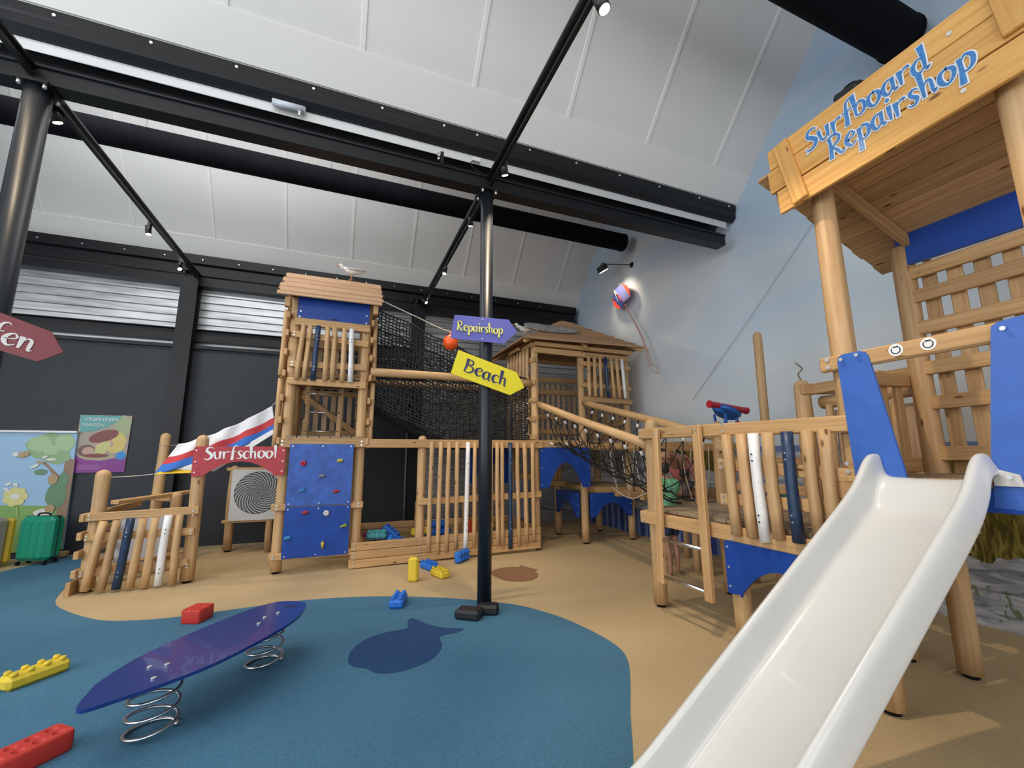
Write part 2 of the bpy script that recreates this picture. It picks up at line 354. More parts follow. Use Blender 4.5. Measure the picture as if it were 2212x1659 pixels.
mb.poly([(p.x, p.y, .003) for p in catmull([(a, b, 0) for a, b in fish2], 3, True)], 0, (0, 0, 1), 3)
struct(mb.build('floor', [SAND, SEA, DSEA, BRN]))

# corrugated back wall
GALV = None
def galv():
    m, t, b = newmat('galvanised_sheet'); N = t.nodes.new; L = t.links.new
    tc = N('ShaderNodeTexCoord'); mp = N('ShaderNodeMapping'); mp.inputs['Scale'].default_value = (1.3, 1, 14); L(tc.outputs['Object'], mp.inputs[0])
    n = N('ShaderNodeTexNoise'); n.inputs['Scale'].default_value = 1; n.inputs['Detail'].default_value = 4; L(mp.outputs[0], n.inputs['Vector'])
    r = N('ShaderNodeValToRGB'); r.color_ramp.elements[0].color = (.36, .38, .39, 1); r.color_ramp.elements[1].color = (.66, .67, .67, 1); r.color_ramp.elements[0].position = .3; r.color_ramp.elements[1].position = .7
    L(n.outputs[0], r.inputs[0]); L(r.outputs[0], b.inputs['Base Color']); b.inputs['Metallic'].default_value = .75
    mr = N('ShaderNodeMapRange'); mr.inputs[3].default_value = .28; mr.inputs[4].default_value = .5; L(n.outputs[0], mr.inputs[0]); L(mr.outputs[0], b.inputs['Roughness'])
    return m
GALV = galv()
mb = MB(); prof = []
z = 0
while z < 5.3:
    prof += [(9.06, z), (9.06, z+.085), (9.025, z+.095), (9.025, z+.125), (9.06, z+.135)]; z += .14
for (ya, za), (yb, zb) in zip(prof[:-1], prof[1:]):
    if zb > za: mb.face([mb.bm.verts.new(p) for p in ((-10, ya, za), (5.37, ya, za), (5.37, yb, zb), (-10, yb, zb))])
mb.bx((-2.3, 9.12, 2.65), (15.4, .1, 5.3))
struct(mb.build('wall_back', GALV))
# dark cladding in the two left bays
mb = MB()
for xa, xb in ((-10, -2.8), (-2.55, 1.22)):
    mb.bx(((xa+xb)/2, 8.99, 1.73), (xb-xa, .06, 3.46)); mb.bx(((xa+xb)/2, 8.975, .04), (xb-xa, .05, .08))
struct(mb.build('wall_back', DARKWALL))
k = 1
for xa, xb in ((-10, -2.8), (-2.55, 1.25)):
    mb = MB(); mb.bx(((xa+xb)/2, 8.95, 3.53), (xb-xa, .14, .012)); mb.bx(((xa+xb)/2, 8.95, 3.74), (xb-xa, .14, .012)); mb.bx(((xa+xb)/2, 8.99, 3.635), (xb-xa, .03, .2)); mb.bx(((xa+xb)/2, 8.92, 3.42), (xb-xa, .06, .06))
    struct(mb.build('trim_%d' % k, BLACKM)); k += 1

# mural wall
def mural():
    m, t, b = newmat('beach_mural'); N = t.nodes.new; L = t.links.new
    tc = N('ShaderNodeTexCoord'); sp = N('ShaderNodeSeparateXYZ'); L(tc.outputs['Object'], sp.inputs[0])
    def math_(op, a, b_=None, c=None):
        n = N('ShaderNodeMath'); n.operation = op
        for i, v in enumerate((a, b_, c)):
            if v is None: continue
            if isinstance(v, (int, float)): n.inputs[i].default_value = v
            else: L(v, n.inputs[i])
        return n.outputs[0]
    def noise(sc, det=4, dist=0):
        mp = N('ShaderNodeMapping'); mp.inputs['Scale'].default_value = sc; L(tc.outputs['Object'], mp.inputs[0])
        n = N('ShaderNodeTexNoise'); n.inputs['Scale'].default_value = 1; n.inputs['Detail'].default_value = det; n.inputs['Distortion'].default_value = dist; L(mp.outputs[0], n.inputs['Vector']); return n.outputs[0]
    def ramp(f, stops):
        r = N('ShaderNodeValToRGB')
        while len(r.color_ramp.elements) < len(stops): r.color_ramp.elements.new(.5)
        for e, (p, c) in zip(r.color_ramp.elements, stops): e.position = p; e.color = (*c, 1)
        L(f, r.inputs[0]); return r.outputs[0]
    def mix(f, a, b_):
        n = N('ShaderNodeMix'); n.data_type = 'RGBA'
        if isinstance(f, (int, float)): n.inputs[0].default_value = f
        else: L(f, n.inputs[0])
        L(a, n.inputs[6]); L(b_, n.inputs[7]); return n.outputs[2]
    Y, Z = sp.outputs[1], sp.outputs[2]
    sky = ramp(math_('DIVIDE', Z, 8), [(.15, (.62, .68, .70)), (.35, (.60, .69, .76)), (.62, (.46, .58, .72)), (1, (.34, .47, .66))])
    cl = ramp(noise((1, .35, .75), 4, .4), [(.42, (0, 0, 0)), (.66, (1, 1, 1))]); white = ramp(Z, [(0, (.72, .72, .71)), (1, (.72, .72, .71))])
    clf = math_('MULTIPLY', cl, .75); sky = mix(clf, sky, white)
    grey = ramp(Z, [(0, (.46, .50, .58)), (1, (.46, .50, .58))]); c2 = ramp(noise((1, .3, 1.1), 3, .2), [(.5, (0, 0, 0)), (.75, (1, 1, 1))]); sky = mix(math_('MULTIPLY', c2, .45), sky, grey)
    grass = ramp(noise((1, 26, 5), 6, 1.2), [(.3, (.030, .022, .006)), (.5, (.15, .12, .022)), (.68, (.34, .29, .075))])
    sand = ramp(noise((1, 3, 14), 6, .8), [(.30, (.14, .16, .20)), (.48, (.44, .46, .50)), (.66, (.68, .68, .69))])
    nz = noise((1, 2.2, 2.2), 5, .5)
    near = math_('LESS_THAN', math_('ADD', Y, math_('MULTIPLY', nz, .9)), 3.0)
    far = math_('MULTIPLY', math_('GREATER_THAN', math_('ADD', Y, nz), 5.3), math_('LESS_THAN', math_('ADD', Y, nz), 6.7))
    ln = math_('GREATER_THAN', math_('ADD', Z, math_('MULTIPLY', nz, .9)), 1.10); lf = math_('GREATER_THAN', math_('ADD', Z, math_('MULTIPLY', nz, .3)), 1.40)
    gm = math_('MAXIMUM', math_('MULTIPLY', near, ln), math_('MULTIPLY', far, lf)); ground = mix(gm, sand, grass)
    plants = math_('MULTIPLY', math_('GREATER_THAN', noise((1, 14, 7), 4, 1), .62), math_('LESS_THAN', Z, .35)); ground = mix(math_('MULTIPLY', plants, .8), ground, ramp(nz, [(0, (.09, .13, .03)), (1, (.20, .24, .09))]))
    # blue beach palings at the far end
    st = math_('GREATER_THAN', math_('SINE', math_('MULTIPLY', Y, 30)), .2)
    pal = mix(st, ramp(nz, [(0, (.035, .060, .25)), (1, (.05, .09, .30))]), ramp(nz, [(0, (.22, .27, .44)), (1, (.14, .19, .36))]))
    pm = math_('MULTIPLY', math_('GREATER_THAN', Y, 4.9), math_('LESS_THAN', Z, math_('MULTIPLY_ADD', Y, .13, -.42))); ground = mix(pm, ground, pal)
    seab = math_('MULTIPLY', math_('GREATER_THAN', Z, 1.53), math_('LESS_THAN', Y, 5)); ground = mix(seab, ground, ramp(nz, [(0, (.12, .18, .38)), (1, (.22, .30, .50))]))
    hz = math_('GREATER_THAN', Z, 1.61)
    L(mix(hz, ground, sky), b.inputs['Base Color']); b.inputs['Roughness'].default_value = .62; b.inputs['Specular IOR Level'].default_value = .25
    return m
mb = MB(); mb.bx((5.42, 1.5, 4.2), (.1, 15.2, 8.6)); struct(mb.build('wall_right', mural()))

# saw-tooth ceiling panels
CEIL = plain('ceiling_panel', (.74, .73, .71), .75, noise=.02, nscale=1.5)
BAYS = [(9.05, 5.14, 6.7), (4.25, 5.235, 2.0), (-.35, 5.27, -2.7)]
mb = MB()
def slab(mb, p, q, x0=-10, x1=5.37, th=.08):
    p, q = Vector((0, *p)), Vector((0, *q)); d = (q-p).normalized(); n = Vector((1, 0, 0)).cross(d)
    if n.z < 0: n = -n
    v = [mb.bm.verts.new(Vector((x, 0, 0))+a+n*e) for e in (0, th) for a, x in ((p, x0), (p, x1), (q, x1), (q, x0))]
    for f in ((0, 1, 2, 3), (7, 6, 5, 4), (0, 4, 5, 1), (2, 6, 7, 3), (1, 5, 6, 2), (3, 7, 4, 0)): mb.face([v[i] for i in f])
TAN = math.tan(math.radians(49.5))
for y0, z0, yr in BAYS: slab(mb, (y0, z0), (yr, z0+(y0-yr)*TAN))
for y0, z0, yr in BAYS[:2]:       # the slopes facing away
    zr = z0+(y0-yr)*TAN; slab(mb, (yr, zr), (yr-2.38, 5.27))
for yv in (4.34, -.38): mb.bx((-2.3, yv, 5.29), (15.3, .16, .05))
struct(mb.build('ceiling', CEIL))
BATT = plain('ceiling_batten', (.80, .79, .76), .6)
mb = MB()
for y0, z0, yr in BAYS[:2]:
    for k in range(-6, 5):
        x = -.03+1.18*k
        if x > 5.3: continue
        a = Vector((x, y0-.22, z0+.22*TAN-.006)); b = Vector((x, yr, z0+(y0-yr)*TAN-.006))
        mb.board(a, b, .05, .016, (1, 0, 0), .004)
    mb.board((-10, y0-.145, z0+.145*TAN-.012), (5.37, y0-.145, z0+.145*TAN-.012), .40, .014, (0, -math.cos(math.radians(49.5)), math.sin(math.radians(49.5))), .003)
struct(mb.build('trim_3', BATT))
# far side walls (out of frame)
mb = MB(); mb.bx((-10.05, 1.5, .5), (.1, 15.2, 1)); mb.bx((-10.05, 1.5, 6.8), (.1, 15.2, 3.4)); struct(mb.build('wall_left', DARKWALL))

# ================================================================ STEEL FRAME
def column(x, y, r, label):
    t = thing('steel_column', label, 'column', (x, y, 0), 'round steel columns')
    one('shaft', COLM, t, 'tube', [(x, y, 0), (x, y, 1.5), (x, y, 4.525)], r, 28)
    one('head_plate', BLACKM, t, 'bx', (x, y, 4.533), (.22, .24, .022))
    for sx in (-1, 1):
        for sy in (-1, 1): one('bolt', BOLT, t, 'tube', [(x+sx*.08, y+sy*.09, 4.49), (x+sx*.08, y+sy*.09, 4.525)], .014, 8)
    return t
column(1.42, 4.34, .072, 'black round steel column standing on the blue floor edge, two direction signs on it')
column(-2.52, 4.34, .088, 'thick black round steel column cut off by the left picture edge')
for x, lb in ((-2.67, 'black square wall column left of the climbing tower roof'), (1.38, 'black square wall column half hidden behind the netting tunnel')):
    t = thing('wall_column', lb, 'column', (x, 8.87, 0), 'square wall columns')
    m = MB()
    for sy in (-1, 1): m.bx((x, 8.87+sy*.115, 2.36), (.25, .014, 4.72))
    m.bx((x, 8.87, 2.36), (.02, .23, 4.72)); m.build('profile', BLACKM, t)
    one('cap_plate', BLACKM, t, 'bx', (x, 8.80, 4.735), (.27, .34, .02))
    for s_ in (-1, 1): one('bolt', BOLT, t, 'tube', [(x+s_*.08, 8.70, 4.70), (x+s_*.08, 8.70, 4.726)], .014, 8)
def tie(x, r, label):
    t = thing('tie_beam', label, 'beam', (x, 6.6, 4.62), 'tie beams between columns')
    m = MB(); m.tube([(x, 8.66, 4.70), (x, 4.42, 4.68)], r, 14); m.tube([(x, 4.26, 4.68), (x, .3, 4.68)], r, 14); m.build('pipe', BLACKM, t)
    one('lighting_track', BLACKM, t, 'bx', (x+.02, 4.5, 4.61), (.035, 8.2, .035))
    for y in (8.64, 4.45): one('fork_plate', BLACKM, t, 'bx', (x, y, 4.69), (.03, .16, .12))
tie(1.42, .034, 'black tie beam with lighting track crossing above the central column')
tie(-2.56, .040, 'black tie beam with lighting track running to the left column')
# valley beam
t = thing('valley_beam', 'long black roof beam with silver gutter strip between its channels', 'beam', (1, 4.34, 4.9))
def rail(name, mat, prof, x0=-10, x1=5.34, par=t, yc=4.26):
    m = MB()
    for (ya, za), (yb, zb) in zip(prof[:-1], prof[1:]):
        a, b = Vector((0, ya, za)), Vector((0, yb, zb)); d = (b-a); L_ = d.length; d.normalize(); n = Vector((1, 0, 0)).cross(d)
        c = (a+b)/2; R = Matrix(((1, 0, 0), d, n)).transposed(); m.bx(Vector(((x0+x1)/2, c.y, c.z)), (x1-x0, L_+.006, .008), R)
    return m.build(name, mat, par)
rail('upper_channel', BLACKM, [(4.34, 5.25), (4.24, 5.222), (4.235, 5.215), (4.235, 5.145), (4.25, 5.12), (4.25, 5.03), (4.30, 4.985), (4.335, 4.98)])
rail('gutter_strip', plain('gutter_aluminium', (.70, .70, .70), .38, .15), [(4.335, 5.0), (4.345, 4.885), (4.32, 4.868)], x1=5.24)
rail('lower_channel', BLACKM, [(4.345, 4.90), (4.42, 4.86), (4.42, 4.73), (4.25, 4.70), (4.25, 4.685), (4.27, 4.68), (4.27, 4.55), (4.42, 4.55)], x1=5.10)
XB = [-2.443, -1.741, -1.042, -.343, .355, 1.054]
for i, u in enumerate(list(range(14))):
    x = [-2.46, -1.80, -1.14, -.47, .20, .87, 1.26, 1.93, 2.58, 3.24, 3.90, 4.62, 5.20, -3.1][i]
    one('bolt', BOLT, t, 'tube', [(x, 4.245, 5.175), (x, 4.222, 5.173)], .013, 8)
for z in (4.83, 4.79, 4.75): one('bolt', BOLT, t, 'tube', [(.82, 4.225, z), (.82, 4.245, z)], .013, 8)
one('joint_plate', BLACKM, t, 'bx', (.86, 4.245, 4.775), (.035, .02, .15))
t = thing('eave_beam', 'black eave beam with small bolts along the top of the back wall', 'beam', (0, 8.9, 4.9))
rail('channel', BLACKM, [(8.84, 5.12), (8.84, 4.96), (8.90, 4.94), (8.90, 4.78), (8.84, 4.76), (8.84, 4.735)], -10, 5.25, t)
one('lower_flange', BLACKM, t, 'bx', (-2.4, 8.92, 4.62), (15.2, .16, .16))
for i in range(17): one('bolt', BOLT, t, 'tube', [(-4.80+.565*i*1.0+(0 if i < 9 else .0), 8.84, 5.03), (-4.80+.565*i, 8.82, 5.03)], .012, 8)
# ducts
def duct(name, x1, y, z, r, label, n):
    t = thing(name, label, 'duct', (x1, y, z), 'textile air ducts')
    m = MB(); pts = [(-10, y, z), (x1-.02, y, z)]; rad = [r, r]
    m.tube(pts+[(x1, y, z)], r, 28, radii=rad+[r*.98]); m.build('hose', DUCTM, t)
    one('end_ring', DUCTM, t, 'tube', [(x1-.02, y, z), (x1+.015, y, z)], r*1.04, 28)
    one('hanger_rail', BLACKM, t, 'bx', ((x1-10)/2, y, z+r+.012), (x1+9.9, .02, .02))
    for k in range(n):
        x = x1-.35-.33*k; one('nozzle', DUCTM, t, 'tube', [(x, y-r*.62, z-r*.79), (x, y-r*.66, z-r*.84)], .014, 8)
    for k in range(5):
        x = x1-.8-2.36*k; one('wire', STEEL, t, 'tube', [(x, y, z+r+.01), (x, y, z+1.55)], .003, 5)
duct('air_duct', 5.12, 6.7, 5.79, .17, 'long thin black air duct hanging behind the beam', 24)
duct('air_duct', 5.2, 2.02, 5.79, .21, 'thick black air duct end above the wooden repairshop sign', 8)
# lamps
LAMPW = plain('lamp_glow', (1, .9, .75), emit=((1, .86, .66), 26)); LAMPH = plain('lamp_body', (.016, .015, .015), .4)
def spot(x, y, z, tgt, label, r=.034, L_=.12, power=75, size=1.15):
    t = thing('spotlight', label, 'spotlight', (x, y, z), 'track spotlights')
    d = (Vector(tgt)-Vector((x, y, z))).normalized(); c = Vector((x, y, z))
    one('housing', LAMPH, t, 'tube', [c-d*L_, c-d*.002], r, 18, cap=True)
    m = MB(); m.tube([c-d*.001, c+d*.003], r*.82, 18, smooth=False); m.build('lens', LAMPW, t)
    one('adapter', LAMPH, t, 'bx', (x, y, z+L_*.5+.06), (.03, .07, .12))
    l = bpy.data.lights.new('spot_lamp', 'SPOT'); l.energy = power; l.color = (1, .80, .55); l.spot_size = size; l.spot_blend = .5; l.shadow_soft_size = .03
    o = bpy.data.objects.new('spot_lamp', l); COL.objects.link(o); o.parent = t; o.location = d*.012; o.rotation_euler = d.to_track_quat('-Z', 'Y').to_euler()
spot(1.50, 2.03, 4.50, (3.0, 1.2, 0), 'bright spotlight at the top edge on the upper tie beam', .045, .13, 240, 1.25)
spot(1.50, 3.95, 4.53, (2.9, 5.7, 0), 'spotlight right of the central column head', .040, .14, 190, 1.35)
spot(1.45, 5.13, 4.55, (2.0, 7.4, 0), 'spotlight below the beam, left of the column head')
spot(1.46, 6.76, 4.55, (.8, 6.4, 1.5), 'spotlight halfway down the right tie beam')
spot(1.43, 8.26, 4.55, (3.5, 6.9, 2.5), 'spotlight at the wall end of the right tie beam')
spot(-2.64, 4.0, 4.58, (-2.2, 4.4, 3.2), 'glaring warm spotlight at the left picture edge', .055, .16, 30, 1.9)
spot(-2.56, 4.69, 4.49, (-1.0, 6.6, 0), 'spotlight hanging just right of the left column', .040, .14, 60)
spot(-2.62, 6.85, 4.50, (-2.0, 6.9, 0), 'spotlight halfway down the left tie beam', power=150, size=.8)
spot(-2.62, 8.08, 4.52, (-1.2, 6.9, 2), 'spotlight at the wall end of the left tie beam')
t = thing('emergency_lamp', 'clear emergency lamp box fixed under the gutter strip', 'lamp', (-.68, 4.27, 4.94))
one('housing', WHITEPL, t, 'bx', (-.68, 4.28, 4.945), (.30, .045, .075), None, .012); one('diffuser', plain('clear_diffuser', (.62, .66, .72), .12), t, 'tube', [(-.82, 4.25, 4.925), (-.54, 4.25, 4.925)], .032, 14)
one('bracket', WHITEPL, t, 'bx', (-.58, 4.25, 4.87), (.02, .02, .05))
t = thing('junction_box', 'small white junction box beside the central column head', 'junction box', (1.27, 4.27, 4.88))
one('housing', WHITEPL, t, 'bx', (1.27, 4.28, 4.885), (.09, .05, .05), None, .006); one('cable', ROPEB, t, 'tube', catmull([(1.23, 4.26, 4.86), (1.19, 4.24, 4.80), (1.24, 4.24, 4.74), (1.36, 4.26, 4.72)]), .005, 6)
FL = plain('floodlight_body', (.035, .04, .038), .5)
def flood(x, y, z, wall, label, tgt, power, body=(.17, .17, .10)):
    t = thing('floodlight', label, 'floodlight', (x, y, z), 'floodlights on the mural wall')
    one('arm', BLACKM, t, 'tube', [(x+.02, y, z+.11), (5.34, wall, z+.10)], .010, 8)
    one('wall_plate', BLACKM, t, 'bx', (5.355, wall, z+.10), (.03, .08, .09))
    m = MB(); m.tube(catmull([(x, y-.09, z), (x, y-.06, z+.10), (x, y, z+.12), (x, y+.06, z+.10), (x, y+.09, z)]), .008, 8); m.build('yoke', BLACKM, t)
    R = Matrix.Rotation(-.55, 3, 'Y'); one('housing', FL, t, 'bx', (x, y, z), body, R, .012)
    m = MB()
    for k in range(5): m.bx(Vector((x, y, z))+R@Vector((-.07+.035*k, 0, body[2]/2+.008)), (.008, body[1]*.9, .02), R)
    m.build('cooling_fins', FL, t)
    gl = one('glass', plain('flood_glass', (1, .93, .8), emit=((1, .88, .68), 8)), t, 'bx', Vector((x, y, z))+R@Vector((0, 0, -body[2]/2-.002)), (body[0]*.85, body[1]*.85, .004), R)
    l = bpy.data.lights.new('flood_lamp', 'SPOT'); l.energy = power; l.color = (1, .84, .62); l.spot_size = 1.5; l.spot_blend = .95; l.shadow_soft_size = .10
    o = bpy.data.objects.new('flood_lamp', l); COL.objects.link(o); o.parent = t; o.location = R@Vector((0, 0, -body[2]/2-.02)); o.rotation_euler = (Vector(tgt)-Vector((x, y, z))).to_track_quat('-Z', 'Y').to_euler()
flood(4.78, 6.95, 5.27, 6.75, 'black floodlight on a thin arm above the kite', (5.36, 6.95, 4.75), 55)
flood(4.85, 2.35, 5.30, 2.3, 'dark floodlight with yoke peeking above the repairshop sign', (5.36, 2.3, 4.3), 50, (.22, .22, .12))
# ================================================================ TIMBER HELPERS
def washer(m, p, n, r=.016, mi=None):
    m.disc(p, n, r, .005, 12, mi)
def post(par, x, y, z1, r=.070, dome=.0, z0=0.0, foot=True, label=None, mat=None):
    o = one('post', mat or PINE, par, 'log', (x, y, z0+(.03 if foot else 0)), (x, y, z1), r, dome)
    if label: o['label'] = label
    if foot: one('foot', BLACKM, o, 'tube', [(x, y, z0), (x, y, z0+.04)], r*.62, 12)
    return o
def screws(par, pts, n, r=.013, mat=None):
    for p in pts:
        m = MB(); washer(m, p, n, r); m.build('screw', mat or BOLT, par)
def pickets(par, items, n, r=.028, flat=True):
    """items: (bottom xyz, top xyz, colour)"""
    for p0, p1, c in items:
        mt = {'w': WHITEP, 'n': NAVYP}.get(c, PINE)
        lab = {'w': 'white painted picket', 'n': 'navy blue painted picket'}.get(c)
        q = one('picket', mt, par, 'log', p0, p1, r*random.uniform(.94, 1.06), wob=.004)
        if lab: q['label'] = lab
        if c in 'wn':
            a, b = Vector(p0), Vector(p1); nn = Vector(n)
            screws(q, [a.lerp(b, t)+nn*(r+.001) for t in (.18, .24, .74, .80)], nn, .006, BOLT if c == 'n' else BLACKM)
def arch_panel(par, p0, ux, w_, z1, z0, r0, zt, n, mat, th=.016, name='arch_panel', label=None, side=.07, curve=2.0, round_=.03):
    """plate with an arched cut-out below; p0 = left end, ux along, z1 top, z0 leg bottom, zt top of arch"""
    p0, ux = Vector((*p0, 0)), Vector(ux).normalized(); P = []
    def A(u, z): P.append(p0+ux*u+Vector((0, 0, z)))
    for k in range(5): a = PI/2*k/4; A(round_*(1-math.cos(PI/2-a)) if 0 else round_-round_*math.cos(a), z1-round_+round_*math.sin(a))
    for k in range(5): a = PI/2*k/4; A(w_-round_+round_*math.sin(a), z1-round_+round_*math.cos(a))
    for k in range(5): a = PI/2*k/4; A(w_-round_+round_*math.cos(a), z0+round_-round_*math.sin(a))
    for k in range(4): a = PI/2*k/3; A(w_-side+round_*.6-round_*.6*math.sin(a)-.0*a, z0+round_*.6-round_*.6*math.cos(a))
    N = 18
    for k in range(N+1):
        t = 1-k/N; u = side+(w_-2*side)*t; A(u, z0+round_*.6+(zt-z0-round_*.6)*(1-abs(2*t-1)**curve)**(1/curve if curve > 2 else 1))
    for k in range(4): a = PI/2*k/3; A(side-round_*.6*math.sin(a), z0+round_*.6-round_*.6*math.cos(a)+0)
    for k in range(4): a = PI/2*k/3; A(round_-round_*math.sin(a), z0+round_-round_*math.cos(a))
    m = MB(); m.poly(P, th, n); o = m.build(name, mat, par, label)
    nn = Vector(n).normalized()
    screws(o, [p0+ux*u+Vector((0, 0, z)) for u in (.03, w_-.03) for z in (z1-.05, (z1+z0)/2, z0+.06)], nn, .009); return o

# ================================================================ SURF SCHOOL PLAYHOUSE
t = thing('playhouse', 'low open wooden playhouse with white and navy pickets and red Surfschool arch', 'playhouse', (-2.15, 7.0, 0))
post(t, -2.58, 6.52, 1.35, .072, .07); post(t, -1.64, 6.52, 1.77, .072, .07); post(t, -2.52, 8.1, 1.86, .070, .07)
post(t, -2.15, 7.62, 1.0, .07, .07); post(t, -1.60, 8.3, 1.35, .065, .07)
one('rail', PINED, t, 'board', (-2.66, 6.42, .82), (-1.57, 6.42, .855), .09, .045)
one('rail', PINED, t, 'board', (-2.63, 6.44, .60), (-1.60, 6.44, .605), .085, .045)
one('rail', PINED, t, 'board', (-2.64, 6.44, .215), (-1.63, 6.44, .245), .085, .045)
F = (0, -1, 0)
pickets(t, [((-2.54, 6.385, .04), (-2.46, 6.385, .775), 'p'), ((-2.40, 6.385, .03), (-2.34, 6.385, .78), 'p'), ((-2.265, 6.385, .03), (-2.215, 6.385, .80), 'n'), ((-2.14, 6.385, .03), (-2.10, 6.385, .79), 'p'),
            ((-2.01, 6.385, .02), (-1.985, 6.385, .79), 'p'), ((-1.88, 6.385, .03), (-1.86, 6.385, .81), 'w'), ((-1.745, 6.385, .03), (-1.75, 6.385, .81), 'p')], F, .040)
screws(t, [(x, 6.395, z) for x in (-2.60, -1.625) for z in (.80, .845, .585, .62, .20, .235)], F, .010)
for z in (.82, .62, .42, .22): one('side_rail', PINED, t, 'board', (-2.66, 6.38, z), (-2.66, 7.9, z+.02), .085, .045)
one('side_rail', PINED, t, 'board', (-2.68, 6.36, .06), (-2.68, 6.9, .06), .17, .045)
one('bench_board', PINED, t, 'board', (-2.55, 6.75, .20), (-1.95, 7.45, .20), .03, .10)
one('back_rail', PINED, t, 'board', (-2.62, 7.0, .93), (-2.0, 8.05, .98), .05, .12); one('back_rail', PINED, t, 'board', (-2.55, 8.05, .90), (-2.1, 7.6, .90), .09, .04)
o = one('play_board', plain('white_board', (.62, .64, .68), .3), t, 'bx', (-2.37, 7.18, .46), (.47, .014, .66), Matrix.Rotation(.12, 3, 'Z'))
arch_panel(t, (-1.70, 6.425), (1, 0, 0), 1.02, 1.625, 1.245, 0, 1.435, F, REDP, name='name_board', side=.13, label='red arched board lettered Surfschool', round_=.04)
m = MB(); word(m, 'Surfschool', (-1.58, 6.424, 1.462), (1, 0, .02), (0, 0, 1), F, .095, 1.0, th=.003, wob=.02); m.build('lettering', WHITEP, t)
o = one('spinner_panel', plain('grey_white_panel', (.55, .56, .56), .4), t, 'bx', (-1.23, 7.96, .90), (.66, .02, .78)); op = o
m = MB(); cx_, cz_ = -1.19, .93
m.disc((cx_, 7.949, cz_), F, .325, .004, 48, 1)
def spiral(m, r0, r1, n, tw, mi, lift, wd):
    for k in range(n):
        A = []; B = []
        for i in range(9):
            q = i/8; r = r0+(r1-r0)*q; a = 2*PI*k/n+tw*q
            A.append((cx_+r*math.cos(a), 7.944-lift, cz_+r*math.sin(a))); B.append((cx_+r*math.cos(a+wd*(.35+.65*(1-q)) if 0 else a+wd), 7.944-lift, cz_+r*math.sin(a+wd)))
        for i in range(8): m.face([m.bm.verts.new(v) for v in (A[i], A[i+1], B[i+1], B[i])], mi=mi)
spiral(m, .16, .318, 24, 1.0, 0, .002, .155)
m.disc((cx_, 7.942, cz_), F, .158, .004, 40, 0); spiral(m, .02, .156, 18, 1.5, 1, .0072, .17)
m.disc((cx_, 7.936, cz_), F, .014, .003, 12, 1)
o = m.build('spiral_disc', [plain('disc_grey', (.34, .37, .37), .4), plain('disc_black', (.012, .018, .022), .35)], op)
one('post', PINE, t, 'log', (-1.0, 8.02, .03), (-1.0, 8.02, 1.3), .05, .05)
one('spinner_rail', PINED, t, 'board', (-1.65, 8.0, .50), (-.95, 8.0, .50), .05, .04); one('spinner_rail', PINED, t, 'board', (-1.65, 8.0, 1.30), (-.95, 8.0, 1.30), .05, .04)

# flag hung on cords
m = MB(); t = thing('flag', 'white red and blue striped cloth flag strung up behind the Surfschool board', 'flag', (-1.4, 6.8, 1.6))
TL, TR, BL, BR = Vector((-1.96, 6.75, 1.66)), Vector((-.92, 6.64, 2.19)), Vector((-2.13, 6.6, 1.29)), Vector((-.84, 6.62, 1.83))
def fl_pt(u, v):
    p = TL.lerp(TR, u)*(1-v)+BL.lerp(BR, u)*v; p.z -= .05*math.sin(PI*u)*(1-v)+.015*abs(math.sin(u*13)); p.y += .03*math.sin(u*21+v*2)*(1-v*.4); p.z -= .05*v*math.sin(PI*u); return p
V = [[m.bm.verts.new(fl_pt(i/40, j/20)) for j in range(21)] for i in range(41)]
for i in range(40):
    for j in range(20): m.face([V[i][j], V[i][j+1], V[i+1][j+1], V[i+1][j]], smooth=True, mi=0 if j < 9 else (1 if j < 14 else 2))
o = m.build('cloth', [plain('flag_white', (.68, .68, .70), .8), plain('flag_red', (.48, .04, .05), .8), plain('flag_blue', (.03, .14, .50), .8)], t)
sm = o.modifiers.new('thick', 'SOLIDIFY'); sm.thickness = .003
m = MB(); a, b, c, d = Vector((-2.13, 6.57, 1.285)), Vector((-1.62, 6.57, 1.30)), Vector((-1.55, 6.62, 1.36)), Vector((-2.0, 6.66, 1.35))
m.poly([a, b, c, d], .003, (0, -1, .25)); m.build('yellow_hem', plain('flag_yellow', (.62, .42, .02), .8), t)
m = MB(); m.poly([(-1.98, 6.62, 1.345), (-1.5, 6.6, 1.31), (-.86, 6.58, 1.80), (-.88, 6.60, 1.86), (-1.45, 6.62, 1.46), (-1.9, 6.64, 1.40)], .003, (0, -1, .2)); m.build('white_hem', plain('flag_white', (.68, .68, .70), .8), t)
for cp in ([(-2.13, 6.58, 1.285), (-2.35, 6.55, 1.265), (-2.56, 6.52, 1.26)], [TR, (-.86, 6.6, 2.24), (-.80, 6.6, 2.32)], [TL, (-2.1, 7.4, 1.66), (-2.45, 8.1, 1.67)]): one('cord', ROPEW, t, 'tube', catmull(cp), .005, 6)
m = MB(); m.tube([(-2.52+.074*math.cos(a), 8.1+.074*math.sin(a), 1.67) for a in [2*PI*k/16 for k in range(17)]], .005, 5); m.build('cord', ROPEW, t)

